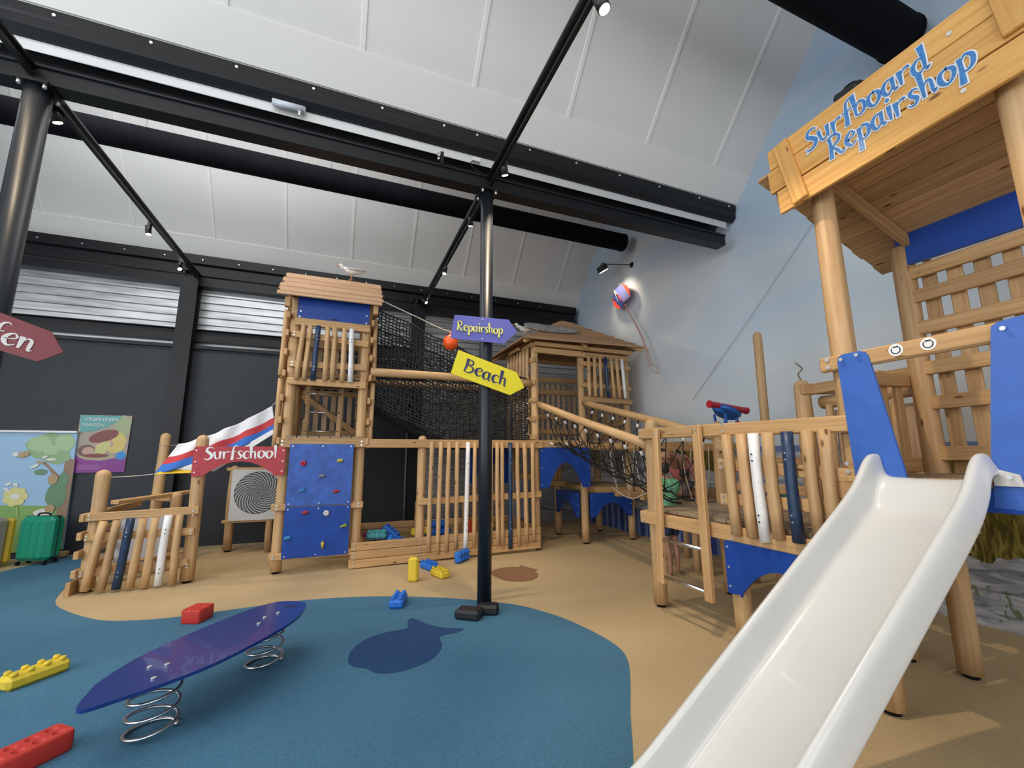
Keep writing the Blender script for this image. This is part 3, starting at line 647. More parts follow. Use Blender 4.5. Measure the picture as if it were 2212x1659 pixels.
# ================================================================ CLIMBING TOWER
t = thing('climbing_tower', 'tall roofed wooden tower with blue climbing wall and gull on its roof', 'play tower', (-.22, 7.0, 0))
for x, y in ((-.70, 6.56), (.25, 6.56), (-.70, 7.50), (.25, 7.50)): post(t, x, y, 3.80, .070)
YF = 6.46
one('rail', PINED, t, 'board', (-.77, YF, 1.675), (.33, YF, 1.68), .125, .045); one('rail', PINED, t, 'board', (-.78, YF, .225), (.30, YF, .215), .085, .045)
one('rail', PINED, t, 'board', (-.80, YF, .84), (.33, YF, .83), .085, .045)
def climb(z0, z1, mat, lb):
    o = one('climbing_panel', mat, t, 'bx', (-.235, YF-.035, (z0+z1)/2), (.80, .02, z1-z0), None, .003, label=lb)
    screws(o, [(x, YF-.046, z) for x in (-.60, -.235, .13) for z in (z0+.03, z1-.03)], F, .009); return o
up = climb(.85, 1.66, BLUEL, 'upper blue climbing panel, scuffed'); lo = climb(.195, .84, BLUE, 'lower blue climbing panel')
def hold(par, x, z, col, shape):
    m = MB(); y = YF-.046; r = .034
    if shape == 'ring': m.tube([(x+r*.62*math.cos(a), y-.016, z+r*.62*math.sin(a)) for a in [2*PI*k/14 for k in range(14)]], .017, 8, closed=True); m.disc((x, y, z), F, r, .012, 16)
    elif shape == 'cone': m.tube([(x, y-.01, z+.03), (x, y-.045, z+.02), (x, y-.035, z-.02), (x, y-.008, z-.06)], .02, 10, radii=[.012, .022, .017, .007])
    elif shape == 'bar': m.tube([(x-.035, y-.012, z-.01), (x, y-.03, z+.004), (x+.035, y-.012, z+.022)], .012, 8, radii=[.012, .013, .018]); m.ball((x+.03, y-.01, z+.0), .02)
    else:
        m.ball((x, y-.010, z), .032, (1.1, .7, .75)); m.ball((x+.022, y-.022, z+.006), .018); m.ball((x-.022, y-.020, z-.004), .017); m.ball((x, y-.032, z+.003), .012)
    m.build('climbing_hold', plain('hold_'+col, HC[col], .5), par, label='%s climbing hold' % col)
HC = dict(red=(.42, .02, .05), crimson=(.40, .03, .035), yellow=(.55, .42, .05), grey=(.17, .21, .21), blue=(.04, .24, .50), white=(.62, .62, .58), lime=(.25, .36, .06))
def onp(px): return px
for a in ((up, -.46, 1.405, 'red', 'ring'), (up, -.005, 1.435, 'yellow', 'lump'), (up, -.22, 1.23, 'grey', 'lump'), (up, -.455, 1.045, 'blue', 'bar'), (up, -.03, 1.025, 'crimson', 'lump'),
          (lo, -.39, .765, 'crimson', 'lump'), (lo, -.135, .745, 'white', 'ring'), (lo, .085, .565, 'lime', 'bar'), (lo, -.58, .455, 'blue', 'lump'), (lo, -.155, .35, 'yellow', 'cone')): hold(*a)
screws(t, [(-.735, YF-.024, z) for z in (1.65, 1.70, .82, .86, .21, .24)]+[(.265, YF-.024, z) for z in (1.65, 1.70, .81, .85)], F, .013)
# floors
for k in range(7): one('floor_board', GREYW, t, 'bx', (-.64+.14*k, 7.03, 1.755), (.13, 1.08, .035), None, .004)
for k in range(7): one('upper_floor_board', GREYW, t, 'bx', (-.64+.14*k, 7.03, 2.60), (.13, 1.02, .03), None, .004)
one('rail', PINED, t, 'board', (-.74, YF, 2.52), (.28, YF, 2.505), .095, .045)
one('rail', PINED, t, 'board', (-.73, YF+.01, 3.19), (.29, YF+.01, 3.12), .09, .045); one('rail', PINED, t, 'board', (-.74, YF+.01, 2.76), (.28, YF+.01, 2.77), .09, .045)
one('rail', PINED, t, 'board', (-.70, YF, 3.37), (.30, YF, 3.36), .11, .045)
one('blue_board', BLUE, t, 'bx', (-.20, YF-.005, 3.58), (.96, .02, .33), None, .003)
screws(t, [(-.64, YF-.017, 3.52), (-.65, YF-.017, 3.44), (.24, YF-.017, 3.55), (.24, YF-.017, 3.44)], F, .012)
one('maker_mark', plain('mark_dark', (.01, .02, .07), .6), t, 'bx', (-.20, YF-.016, 3.445), (.10, .002, .022))
P_ = [(-.645, -.585), (-.53, -.50), (-.42, -.395), (-.27, -.275), (-.17, -.18), (-.045, -.05), (.065, .045)]
pickets(t, [((a+(.02 if i == 0 else 0), YF-.045, 2.535), (b, YF-.045, 3.32), 'ppnpppw'[i]) for i, (a, b) in enumerate(P_)], F, .035)
screws(t, [(-.70, YF-.016, z) for z in (3.17, 3.21, 2.74, 2.78, 2.50, 2.54)]+[(.25, YF-.016, z) for z in (2.49, 2.53)], F, .012)
# side fences: outside half logs on rails, both storeys
for sx, xo in ((-1, -.70), (1, .25)):
    for z in (3.45, 3.19, 2.92, 2.62, 2.28, 1.98, 1.70): one('side_rail', PINED, t, 'board', (xo+sx*.085, 6.42, z), (xo+sx*.085, 7.62, z), .09, .04)
    for z0, z1 in ((2.60, 3.55), (1.62, 2.56)):
        for k in range(6): one('side_picket', PINE, t, 'log', (xo+sx*.14, 6.56+.19*k+.02*sx, z0), (xo+sx*.135, 6.57+.19*k, z1), .032, wob=.01)
# ladder, gate and grips inside
for x in (-.52, -.06): one('ladder_stile', PINED, t, 'board', (x, 6.95, 1.78), (x+.02, 6.98, 2.62), .07, .045, (1, 0, 0))
for z in (1.86, 2.14, 2.42): one('ladder_rung', STEEL, t, 'tube', [(-.52, 6.94, z), (-.05, 6.94, z)], .012, 10)
for k in range(8): one('back_board', SANDW, t, 'bx', (-.66+.125*k, 7.55, 2.22), (.075, .03, .86), None, .004)
one('back_rail', PINED, t, 'board', (-.75, 7.51, 2.62), (.3, 7.51, 2.62), .10, .04); one('back_rail', PINED, t, 'board', (-.75, 7.51, 1.86), (.3, 7.51, 1.86), .09, .04); one('back_rail', PINED, t, 'board', (-.75, 7.51, 2.50), (.3, 7.51, 2.50), .08, .04)
one('diagonal_brace', PINED, t, 'board', (-.62, 7.47, 2.45), (.20, 7.47, 1.86), .09, .035)
for x in (-.58, .12): one('grip', BLACKM, t, 'tube', [(x+.03, 6.64, 2.24), (x+.07, 6.60, 2.22), (x+.07, 6.60, 2.02), (x+.03, 6.64, 2.0)], .010, 8)
for k in range(8): one('back_board', SANDW, t, 'bx', (-.66+.125*k, 7.55, 3.0), (.08, .03, .9), None, .004)
one('back_rail', PINED, t, 'board', (-.75, 7.51, 3.3), (.3, 7.51, 3.3), .10, .04); one('back_rail', PINED, t, 'board', (-.75, 7.51, 2.8), (.3, 7.51, 2.8), .10, .04)
# gable roof of overlapping boards
yr, zr, ye, ze = 7.02, 4.27, 6.27, 3.675
sl = Vector((0, ye-yr, ze-zr)); nb = 9
for side in (1, -1):
    for k in range(nb):
        a = k/nb; c0 = Vector((0, yr, zr))+Vector((0, sl.y*side, sl.z))*(a+.5/nb); nrm = Vector((0, -side*.62, .785)); c0 += nrm*(.012+.010*(k % 2))
        d = Vector((0, sl.y*side, sl.z)).normalized(); x0, x1 = -.93+.02*math.sin(k*2), .455+.015*math.sin(k*3)
        m = MB(); m.board((x0, c0.y, c0.z), (x1, c0.y, c0.z), sl.length/nb+.018, .018, d, .004); m.build('roof_board', ROOFW, t)
for x in (-.78, .36): one('rafter', PINED, t, 'board', (x, 6.40, 3.70), (x, 7.02, 4.20), .07, .045); one('rafter', PINED, t, 'board', (x, 7.64, 3.70), (x, 7.02, 4.20), .07, .045)
for x, z in ((-.80, 3.60), (.36, 3.62)): one('purlin', PINED, t, 'bx', (x, 6.36, z), (.07, .10, .13), None, .004)
one('ridge_beam', PINED, t, 'bx', (-.21, 7.02, 4.15), (1.2, .05, .10))

GREYF = plain('gull_grey', (.42, .40, .38), .7, noise=.1); WHF = plain('gull_white', (.66, .63, .60), .7); BEAK = plain('gull_beak', (.55, .25, .14), .5)
def gull(x, y, z, label, face=-1, scale=1):
    """model gull: shaped body with tail, neck, head, beak, wings folded, two legs with webbed feet"""
    t = thing('model_gull', label, 'model bird', (x, y, z), 'model gulls on the roofs'); f = face; s = scale
    def q(a, b, c): return Vector((x+a*s*f, y+b*s, z+c*s))
    m = MB(); m.tube([q(.16, 0, .20), q(.12, 0, .21), q(.05, 0, .17), q(-.02, 0, .155), q(-.10, 0, .165), q(-.19, 0, .18), q(-.24, 0, .185)], .05, 14, radii=[r*s for r in (.022, .030, .052, .060, .042, .020, .008)])
    m.tube([q(.11, 0, .20), q(.145, 0, .235), q(.17, 0, .25), q(.20, 0, .245)], .03, 12, radii=[r*s for r in (.030, .030, .034, .018)]); m.build('body', WHF, t)
    m = MB()
    for sd in (-1, 1): m.tube([q(.07, sd*.040, .19), q(0, sd*.052, .185), q(-.10, sd*.042, .19), q(-.22, sd*.012, .20), q(-.27, 0, .205)], .03, 8, radii=[r*s for r in (.012, .028, .026, .012, .004)])
    m.build('wings', GREYF, t)
    m = MB(); m.tube([q(.195, 0, .245), q(.235, 0, .235), q(.262, 0, .222)], .01, 8, radii=[.012*s, .011*s, .003*s]); m.build('beak', BEAK, t)
    m = MB()
    for sd in (-1, 1): m.ball(q(.178, sd*.028, .256), .006*s)
    m.build('eye', BLACKM, t)
    for sd in (-1, 1):
        m = MB(); m.tube([q(-.01, sd*.022, .11), q(-.015, sd*.024, .06), q(-.03, sd*.026, .004)], .006*s, 6)
        for a in (-.5, 0, .5): m.tube([q(-.03, sd*.026, .006), q(-.03+.045*math.cos(a), sd*.026+.045*math.sin(a), .004)], .004*s, 5)
        m.build('leg', BEAK, t)
    return t
gull(-.02, 7.0, 4.30, 'grey and white model gull standing on the climbing tower roof ridge', -1, .92)

# rope with buoy
t = thing('buoy_line', 'thin cream cord carrying an orange buoy between the two tower roofs', 'cord', (1.5, 6.35, 3.25))
m = MB(); m.tube(catmull([(.40, 6.4, 3.82), (.9, 6.38, 3.63), (1.50, 6.36, 3.42), (2.0, 6.42, 3.50), (2.62, 6.5, 3.56), (3.0, 6.62, 3.60)]), .008, 6); m.build('cord', ROPEW, t)
m = MB(); m.ball((1.50, 6.36, 3.245), .118, (1, 1, 1.05), 24); m.tube([(1.50, 6.36, 3.35), (1.50, 6.36, 3.41)], .022, 10); m.build('buoy', plain('buoy_orange', (.85, .10, .012), .3), t)

# ================================================================ SANDPIT WITH PALISADE
t = thing('sandpit', 'plank-edged play pit with tall palisade of white navy and natural poles', 'sandpit', (1.6, 7.1, 0))
for k, z in enumerate((.065, .175, .285)):
    one('edge_plank', PINED, t, 'board', (.20-.02*(k == 0), 6.41, z-.005), (3.03, 6.44, z+.03), .105, .05)
    one('edge_plank', PINED, t, 'board', (3.02, 6.42, z+.03), (3.02, 7.62, z+.03), .105, .05)
    one('edge_plank', PINED, t, 'board', (.30, 7.95, z+.03), (3.0, 7.75, z+.05), .105, .05); one('edge_plank', PINED, t, 'board', (.33, 6.6, z), (.33, 7.95, z), .105, .05)
screws(t, [(x, 6.383, z) for x in (.24, 1.12) for z in (.04, .09, .15, .2, .26, .31)], F, .010)
m = MB(); m.poly([(.37, 6.47, .19), (2.98, 6.47, .19), (2.98, 7.72, .19), (.37, 7.90, .19)], .19, (0, 0, 1)); m.build('pit_floor', speckle('pit_rubber', (.30, .21, .10)), t)
post(t, 1.14, 6.54, 1.80, .066, .06); post(t, 1.30, 7.72, .74, .055, .05); post(t, 2.15, 7.66, .80, .065, .05)
one('top_rail', PINED, t, 'board', (.33, 6.46, 1.675), (3.12, 6.47, 1.675), .125, .045); one('middle_rail', PINED, t, 'board', (1.08, 6.47, .83), (3.08, 6.47, .87), .095, .045)
for i, (xb, xt, c) in enumerate(((1.25, 1.262, 'p'), (1.385, 1.40, 'p'), (1.51, 1.525, 'p'), (1.65, 1.652, 'p'), (1.795, 1.825, 'w'), (1.93, 1.935, 'p'), (2.06, 2.06, 'p'), (2.19, 2.195, 'p'), (2.31, 2.30, 'p'), (2.385, 2.385, 'p'), (2.515, 2.525, 'n'), (2.66, 2.645, 'p'), (2.79, 2.775, 'p'), (2.915, 2.915, 'p'))):
    zb = (.13, .10, .12, .16, .11, .17, .15, .16, .15, .13, .08, .12, .15, .17)[i]
    pickets(t, [((xb, 6.405, zb), (xt, 6.425, 1.70), c)], F, .034)
arch_panel(t, (2.18, 7.72), (1, 0, 0), .84, 1.62, .98, 0, 1.38, F, BLUE, side=.14)
o = one('drawing_board', plain('pale_blue_board', (.22, .26, .42), .4), t, 'bx', (3.03, 7.30, .58), (.02, .62, .98))
m = MB()
for c in [[(-.0, 7.42, .85), (0, 7.36, .90), (0, 7.34, .84), (0, 7.40, .80)], [(0, 7.44, .30), (0, 7.40, .38), (0, 7.37, .31), (0, 7.33, .38), (0, 7.30, .30)], [(0, 7.18, .32), (0, 7.14, .42), (0, 7.10, .34), (0, 7.06, .40)]]:
    m.tube(catmull([(3.015, a[1], a[2]) for a in c]), .007, 6)
m.build('squiggle', plain('ink', (.01, .01, .02), .5), o)
one('board_rail', PINED, t, 'board', (3.05, 6.6, 1.13), (3.05, 7.7, 1.13), .10, .04)
# ================================================================ HUT TOWER
t = thing('hut_tower', 'roofed wooden lookout hut with slatted sides above the sandpit end', 'play tower', (3.97, 7.1, 0))
for x, y in ((3.03, 6.56), (3.99, 6.62), (4.96, 6.62), (3.03, 7.58), (4.89, 7.58)): post(t, x, y, 3.42, .066)
post(t, 3.97, 7.58, 1.70, .066)
one('rail', PINED, t, 'board', (3.0, 6.50, 1.68), (4.05, 6.53, 1.685), .12, .045)
one('rail', PINED, t, 'board', (3.96, 6.55, 1.64), (5.05, 6.58, 1.64), .11, .045)
arch_panel(t, (3.075, 6.475), (1, 0, 0), .96, 1.625, .955, 0, 1.375, F, BLUE, side=.16, label='blue panel with arched doorway cut-out')
for k in range(7): one('floor_board', GREYW, t, 'bx', (3.10+.15*k, 7.1, 1.735), (.14, 1.08, .035), None, .004)
for k in range(7): one('floor_board', GREYW, t, 'bx', (4.1+.14*k, 7.1, 1.735), (.13, 1.0, .035), None, .004)
# top frame
one('top_rail', PINED, t, 'board', (3.0, 6.50, 3.30), (4.02, 6.53, 3.30), .10, .045); one('top_rail', PINED, t, 'board', (3.98, 6.54, 3.30), (5.02, 6.56, 3.30), .10, .045)
one('wall_plate', PINED, t, 'board', (2.98, 6.46, 3.40), (5.02, 6.48, 3.40), .07, .07); one('wall_plate', PINED, t, 'board', (2.96, 6.46, 3.38), (2.96, 7.7, 3.38), .07, .07)
one('wall_plate', PINED, t, 'board', (2.98, 7.66, 3.38), (5.02, 7.66, 3.38), .07, .07)
# window fence, right half
for z in (3.13, 2.74): one('rail', PINED, t, 'board', (3.93, 6.54, z+.01), (5.03, 6.56, z-.01), .085, .04)
one('rail', PINED, t, 'board', (3.94, 6.52, 2.49), (5.03, 6.54, 2.47), .09, .045)
for i, c in enumerate('pppnppw'):
    x = 4.09+.122*i; pickets(t, [((x+(.035 if i > 2 else 0), 6.50, 2.53), (x-(.01 if i > 2 else 0), 6.50, 3.28), c)], F, .032)
# left side of the hut: two storeys of slats on protruding rails
for z in (3.12, 2.72, 2.42, 2.1, 1.80): one('side_rail', PINED, t, 'board', (2.98, 6.46, z), (2.98, 7.68, z+.01), .085, .045)
for k in range(7):
    z0 = 2.50-.03*(k % 2); one('side_picket', PINE, t, 'log', (2.935, 6.66+.145*k, z0), (2.935, 6.63+.15*k, 3.34), .033, wob=.008)
for k in range(7):
    c = 'pwpppn'[k] if k < 6 else 'p'; y = 6.67+.14*k
    o = one('side_picket', {'w': WHITEP, 'n': NAVYP}.get(c, PINE), t, 'log', (2.935, y, 1.60), (2.935, y-.02, 2.46-.04*(k % 2)), .032, wob=.008)
    if c != 'p': o['label'] = {'w': 'white painted picket', 'n': 'navy blue painted picket'}[c]
# back wall
for z in (3.0, 2.75, 2.25, 1.95): one('back_rail', PINED, t, 'board', (3.0, 7.64, z), (5.0, 7.64, z+.02), .10, .04)
for k in range(16): one('back_picket', SANDW, t, 'bx', (3.10+.122*k, 7.68, 2.33), (.07, .03, 1.2), None, .004)
for z in (3.1, 2.1, 1.85): one('side_rail', PINED, t, 'board', (4.98, 6.6, z), (4.98, 7.62, z), .09, .04)
for k in range(6): one('side_picket', PINE, t, 'log', (5.03, 6.7+.16*k, 1.66), (5.03, 6.7+.16*k, 3.2), .03)
# hip roof in stepped boards
ap = Vector((3.93, 7.14, 4.12)); cs = [Vector((2.70, 6.28, 3.42)), Vector((5.18, 6.28, 3.47)), Vector((5.18, 8.0, 3.47)), Vector((2.70, 8.0, 3.42))]
for s_ in range(4):
    a, b = cs[s_], cs[(s_+1) % 4]; nrm = (b-a).cross(ap-a).normalized()
    if nrm.z < 0: nrm = -nrm
    for k in range(8):
        q0, q1 = k/8, (k+1.15)/8; q1 = min(q1, 1); j = .03*math.sin(k*2.3+s_)*(1-q0)
        P4 = [a.lerp(ap, q0)-(b-a).normalized()*.01, b.lerp(ap, q0)+(b-a).normalized()*(.02+j*.5), b.lerp(ap, q1), a.lerp(ap, q1)]
        P4 = [P4[0]+nrm*.022, P4[1]+nrm*.022, P4[2]+nrm*.002, P4[3]+nrm*.002]
        m = MB(); m.poly(P4, .018, nrm); m.build('roof_board', ROOFW, t)
for a, b in ((cs[0], ap), (cs[1], ap), (cs[2], ap), (cs[3], ap), (Vector((3.95, 6.32, 3.43)), ap)): one('rafter', PINED, t, 'board', a.lerp(b, .03)-Vector((0, 0, .06)), b-Vector((0, 0, .07)), .06, .05)
for y0_, y1_ in ((6.85, 7.3),): one('purlin', PINED, t, 'board', (2.86, y0_, 3.38), (2.86, y1_, 3.38), .05, .05)
gull(2.88, 6.66, 3.56, 'white model gull peeking over the left eave of the hut roof', -1, .85)
m = MB(); P = []
for k in range(36):
    a = 2*PI*k/36; u = .56*math.cos(a); v = .15*math.sin(a)*(1-.25*math.cos(a)); P.append(Vector((3.42+u, 6.60+v*.75, 3.735+v*.62+.02*math.cos(a)**2+.0)))
nrm = Vector((0, -.6, .8)); P = [p+nrm*.02 for p in P]; m.poly(P, .02, nrm)
o = m.build('old_surfboard', plain('weathered_grey_board', (.30, .28, .26), .7, noise=.35, nscale=9)); recentre(o, (3.42, 6.6, 3.73)); tag(o, 'weathered grey surfboard lying on the front of the hut roof', 'surfboard')

# ================================================================ NETTING TUNNEL
t = thing('net_tunnel', 'black knotted climbing net tunnel slung between the two towers', 'climbing net', (1.7, 7.1, 2.4))
random.seed(3)
def net(name, fn, nu, nv, r=.0110, jit=.014):
    """fn(u, v) -> point; cords both ways with small sag jitter"""
    m = MB(); Pn = {}
    for i in range(nu+1):
        for j in range(nv+1): Pn[i, j] = Vector(fn(i/nu, j/nv))+Vector((random.uniform(-1, 1), random.uniform(-1, 1), random.uniform(-1, 1)))*jit
    for i in range(nu+1): m.tube([Pn[i, j] for j in range(nv+1)], r, 4, cap=False, smooth=False)
    for j in range(nv+1): m.tube([Pn[i, j] for i in range(nu+1)], r, 4, cap=False, smooth=False)
    return m.build(name, ROPEB, t)
def ztop(x): return 3.74-.385*(x-.4)+.02*math.sin(x*9)
def zbot(x): return max(1.72, 2.27-.46*(x-.4))
net('front_netting', lambda u, v: (.42+2.5*u, 6.62, zbot(.42+2.5*u)*(1-v)+ztop(.42+2.5*u)*v), 46, 30)
net('rear_netting', lambda u, v: (.42+2.5*u, 7.55, zbot(.42+2.5*u)*(1-v)+ztop(.42+2.5*u)*v), 40, 26)
net('floor_netting', lambda u, v: (.42+2.5*u, 6.62+.93*v, zbot(.42+2.5*u)-.10*math.sin(PI*v)), 44, 18)
one('edge_rope', ROPEB, t, 'tube', [(.42+2.5*k/20, 6.62, ztop(.42+2.5*k/20)+.004) for k in range(21)], .013, 8)
one('edge_rope', ROPEB, t, 'tube', [(.42+2.5*k/20, 7.55, ztop(.42+2.5*k/20)+.004) for k in range(21)], .013, 8)
one('handrail_log', PINE, t, 'log', (.34, 6.545, 2.73), (2.96, 6.545, 2.71), .064)
one('handrail_log', PINE, t, 'log', (.30, 7.45, 2.72), (2.98, 7.45, 2.72), .058)
for k in range(5): one('cord_clip', BOLT, t, 'tube', [(2.90, 6.60, 1.85+.26*k), (2.94, 6.60, 1.85+.26*k)], .012, 8)

# ================================================================ LOW PLATFORM
t = thing('low_platform', 'low wooden platform with blue arched skirts under the hut', 'platform', (4.45, 7.1, 0))
for x, y in ((4.0, 6.68), (4.93, 6.70), (3.97, 7.50), (4.85, 7.50)): pass
one('edge_board', PINED, t, 'board', (3.98, 6.70, .90), (5.0, 6.70, .86), .11, .045); one('edge_board', PINED, t, 'board', (4.07, 6.66, .92), (4.07, 7.62, .92), .09, .045)
for k in range(6): one('deck_board', GREYW, t, 'bx', (4.55, 6.80+.14*k, .95), (.98, .13, .03), None, .004)
for k in range(6): one('back_picket', PINE, t, 'log', (3.55+.085*k, 7.50, .98), (3.545+.088*k, 7.50, 1.48), .035)
one('back_rail', PINED, t, 'board', (3.45, 7.46, .98), (4.1, 7.46, .95), .09, .04)
arch_panel(t, (4.05, 6.535), (.92, .0, 0), .87, .845, .43, 0, .67, F, BLUE, side=.12, curve=2)
arch_panel(t, (3.905, 7.54), (0, -1, 0), .86, .85, .43, 0, .67, (-1, 0, 0), BLUE, side=.12)
for x, y in ((3.03, 7.58),): one('cross_rope', ROPEB, t, 'tube', catmull([(3.05, 7.1, .72), (3.5, 7.1, .55), (3.9, 7.1, .52)]), .008, 6)

# ================================================================ HANGING STEP WALK
t = thing('step_walk', 'row of stepping blocks hung on ropes beside the mural wall', 'hanging steps', (4.8, 5.7, 0))
one('beam', PINED, t, 'board', (4.88, 6.62, 1.62), (4.98, 4.3, 1.60), .11, .05); one('beam', PINED, t, 'board', (4.35, 6.62, 1.66), (4.35, 4.3, 1.62), .10, .05)
for x, y in ((4.92, 4.35), (4.35, 4.35)): post(t, x, y, 1.72, .06)
for k in range(6):
    y = 6.35-.34*k
    one('step_block', PINED, t, 'bx', (4.62, y, .84), (.34, .10, .10), None, .01)
    for x in (4.40, 4.86): one('rope', ROPEW, t, 'tube', catmull([(x+(.0 if x > 4.5 else -.04), y, 1.6), (x*.9+.46, y+.01, 1.2), (4.5 if x < 4.5 else 4.74, y, .88)]), .009, 6)
one('hand_rope', ROPEW, t, 'tube', catmull([(4.40, 6.4, .95), (4.42, 5.9, .80), (4.45, 5.4, .93), (4.42, 4.9, .80), (4.40, 4.5, .9)]), .010, 6)
one('side_board', PINED, t, 'board', (4.98, 6.5, .90), (4.98, 4.35, .93), .18, .04)

# ================================================================ ROPE BRIDGE
t = thing('rope_bridge', 'sagging black rope bridge hung from two sloping log rails', 'rope bridge', (3.5, 5.1, 1.4))
LA, LB_, RA, RB = Vector((3.07, 6.46, 2.34)), Vector((3.07, 3.74, 1.60)), Vector((4.0, 6.55, 2.42)), Vector((4.02, 3.74, 1.70))
one('rail_log', PINE, t, 'log', LA, LB_, .056, seg=16); one('rail_log', PINE, t, 'log', RA, RB, .056, seg=16)
NS = 9
def top(side, s): return (LA.lerp(LB_, s) if side == 0 else RA.lerp(RB, s))+Vector((.0, 0, -.06))
def bridge(s, v):   # v 0..1 across
    a, b = top(0, s), top(1, s); p = a.lerp(b, v); p.z -= .62*math.sin(PI*v)**.75+.06*math.sin(PI*s); return p
rows = [0, .13, .28, .42, .58, .72, .87, 1]
for i in range(NS):
    s = .10+.84*i/(NS-1)
    for sd in (0, 1):
        a = top(sd, s); d = (bridge(s, .13 if sd == 0 else .87)-a).normalized()
        one('ferrule', WHITEPL, t, 'tube', [a+d*.045, a+d*.10], .017, 10); one('swivel', BLACKM, t, 'tube', [a-d*.005, a+d*.045], .012, 8)
def rope(p, q, r=.0085):
    p, q = Vector(p), Vector(q); mid = (p+q)/2-Vector((0, 0, .01)); one('rope', ROPEB, t, 'tube', [p, mid, q], r, 6)
S = [.10+.84*i/(NS-1) for i in range(NS)]; ds = .105
for i, s in enumerate(S):
    for sd in (0, 1):
        V = (lambda q: q) if sd == 0 else (lambda q: 1-q)
        A_ = top(sd, s)+(bridge(s, V(.2))-top(sd, s)).normalized()*.09
        for e in (-1, 1):
            s1 = s+e*ds/2
            if s1 > 1.02: continue
            rope(A_, bridge(s1, V(.24)), .0075)
            if 0 <= s1+e*ds/2 <= 1.0 : rope(bridge(s1, V(.24)), bridge(s1+e*ds/2, V(.40)), .0075)
for v in (.24,): pass
for v in (.40, .60): one('main_rope', ROPEB, t, 'tube', [bridge(q/24, v)-Vector((0, 0, .03*abs(math.sin(q*PI/3)))) for q in range(25)], .013, 8)
for i, s in enumerate(S): one('tread_rope', ROPEB, t, 'tube', [bridge(s, .40+.20*q/4) for q in range(5)], .010, 6)
for i in range(3):
    x = 3.25+.28*i; one('ferrule', WHITEPL, t, 'tube', [(x, 6.44, 1.70), (x+.03, 6.38, 1.67)], .016, 8); one('rope', ROPEB, t, 'tube', [(x+.03, 6.38, 1.67), tuple(bridge(.10, .3+.2*i))], .009, 6)

# ================================================================ LADDER PLATFORM
t = thing('ladder_platform', 'raised wooden platform with ladder and leaning pickets left of the slide', 'platform', (3.55, 3.2, 0))
XF = 3.0
post(t, 3.08, 3.70, 1.88, .068, .07); post(t, 4.05, 3.72, 1.88, .068, .07); post(t, 3.08, 2.72, .86, .070); post(t, 4.05, 2.70, 2.20, .070, .07)
post(t, 3.98, 2.1, .86, .06)
N_ = (-1, 0, 0)
one('top_rail', PINED, t, 'board', (XF, 3.80, 1.72), (XF, 1.72, 1.69), .11, .05, (0, 0, 1), .012)
one('rail', PINED, t, 'board', (XF+.01, 2.78, 1.42), (XF+.01, 1.72, 1.36), .09, .045); one('rail', PINED, t, 'board', (XF+.01, 2.78, 1.13), (XF+.01, 1.72, 1.16), .09, .045)
one('deck_beam', PINED, t, 'board', (XF, 3.83, .86), (XF, 1.72, .87), .12, .05); one('deck_beam', PINED, t, 'board', (4.12, 3.83, .86), (4.12, 1.72, .87), .12, .05)
one('deck_beam', PINED, t, 'board', (3.0, 3.77, .87), (4.15, 3.77, .87), .12, .045); one('rear_rail', PINED, t, 'board', (4.12, 3.80, 1.42), (4.12, 2.65, 1.42), .10, .04); one('rear_rail', PINED, t, 'board', (4.12, 3.80, 1.15), (4.12, 2.65, 1.15), .09, .04)
for k in range(14): one('deck_board', GREYW, t, 'bx', (3.56, 3.70-.142*k, .945), (1.06, .134, .032), None, .004)
screws(t, [(XF-.027, y, z) for y in (3.76, 2.68) for z in (.83, .89, 1.69, 1.75)]+[(XF-.017, y, z) for y in (1.76, 2.74) for z in (1.39, 1.44, 1.11, 1.16)], N_, .012)
PK = [(2.635, 2.61, 'p', .87), (2.495, 2.47, 'p', .875), (2.385, 2.365, 'w', .86), (2.265, 2.255, 'p', .90), (2.115, 2.11, 'n', .90), (1.97, 1.965, 'p', .95), (1.86, 1.865, 'p', 1.0)]
pickets(t, [((2.955, yb, zb), (2.955, yt, 1.66), c) for yt, yb, c, zb in PK], N_, .040)
for y0_, y1_ in ((3.46, 3.47), (2.925, 2.90)): one('ladder_stile', PINED, t, 'board', (2.935, y0_, 1.76), (2.915, y1_, .29), .085, .05, (0, 1, 0), .01)
for z in (.36, .70): one('ladder_rung', STEEL, t, 'tube', [(2.92, 3.45, z), (2.92, 2.92, z)], .016, 12)
screws(t, [(2.905, 3.46, 1.71), (2.905, 2.92, 1.72), (2.905, 3.46, .88), (2.905, 2.91, .88)], N_, .009)
arch_panel(t, (2.965, 2.755), (0, -1, 0), .98, .81, .40, 0, .66, N_, BLUE, side=.13); arch_panel(t, (4.10, 3.70), (0, -1, 0), .95, .80, .48, 0, .70, N_, BLUE, side=.12)
one('maker_mark', plain('mark_dark', (.01, .02, .07), .6), t, 'bx', (2.963, 2.13, .68), (.002, .10, .03))
one('bark_log', PINE, t, 'log', (4.10, 3.62, 1.60), (3.85, 3.52, 1.60), .06)
o = post(t, 4.28, 3.28, 2.86, .046, .05, z0=0)
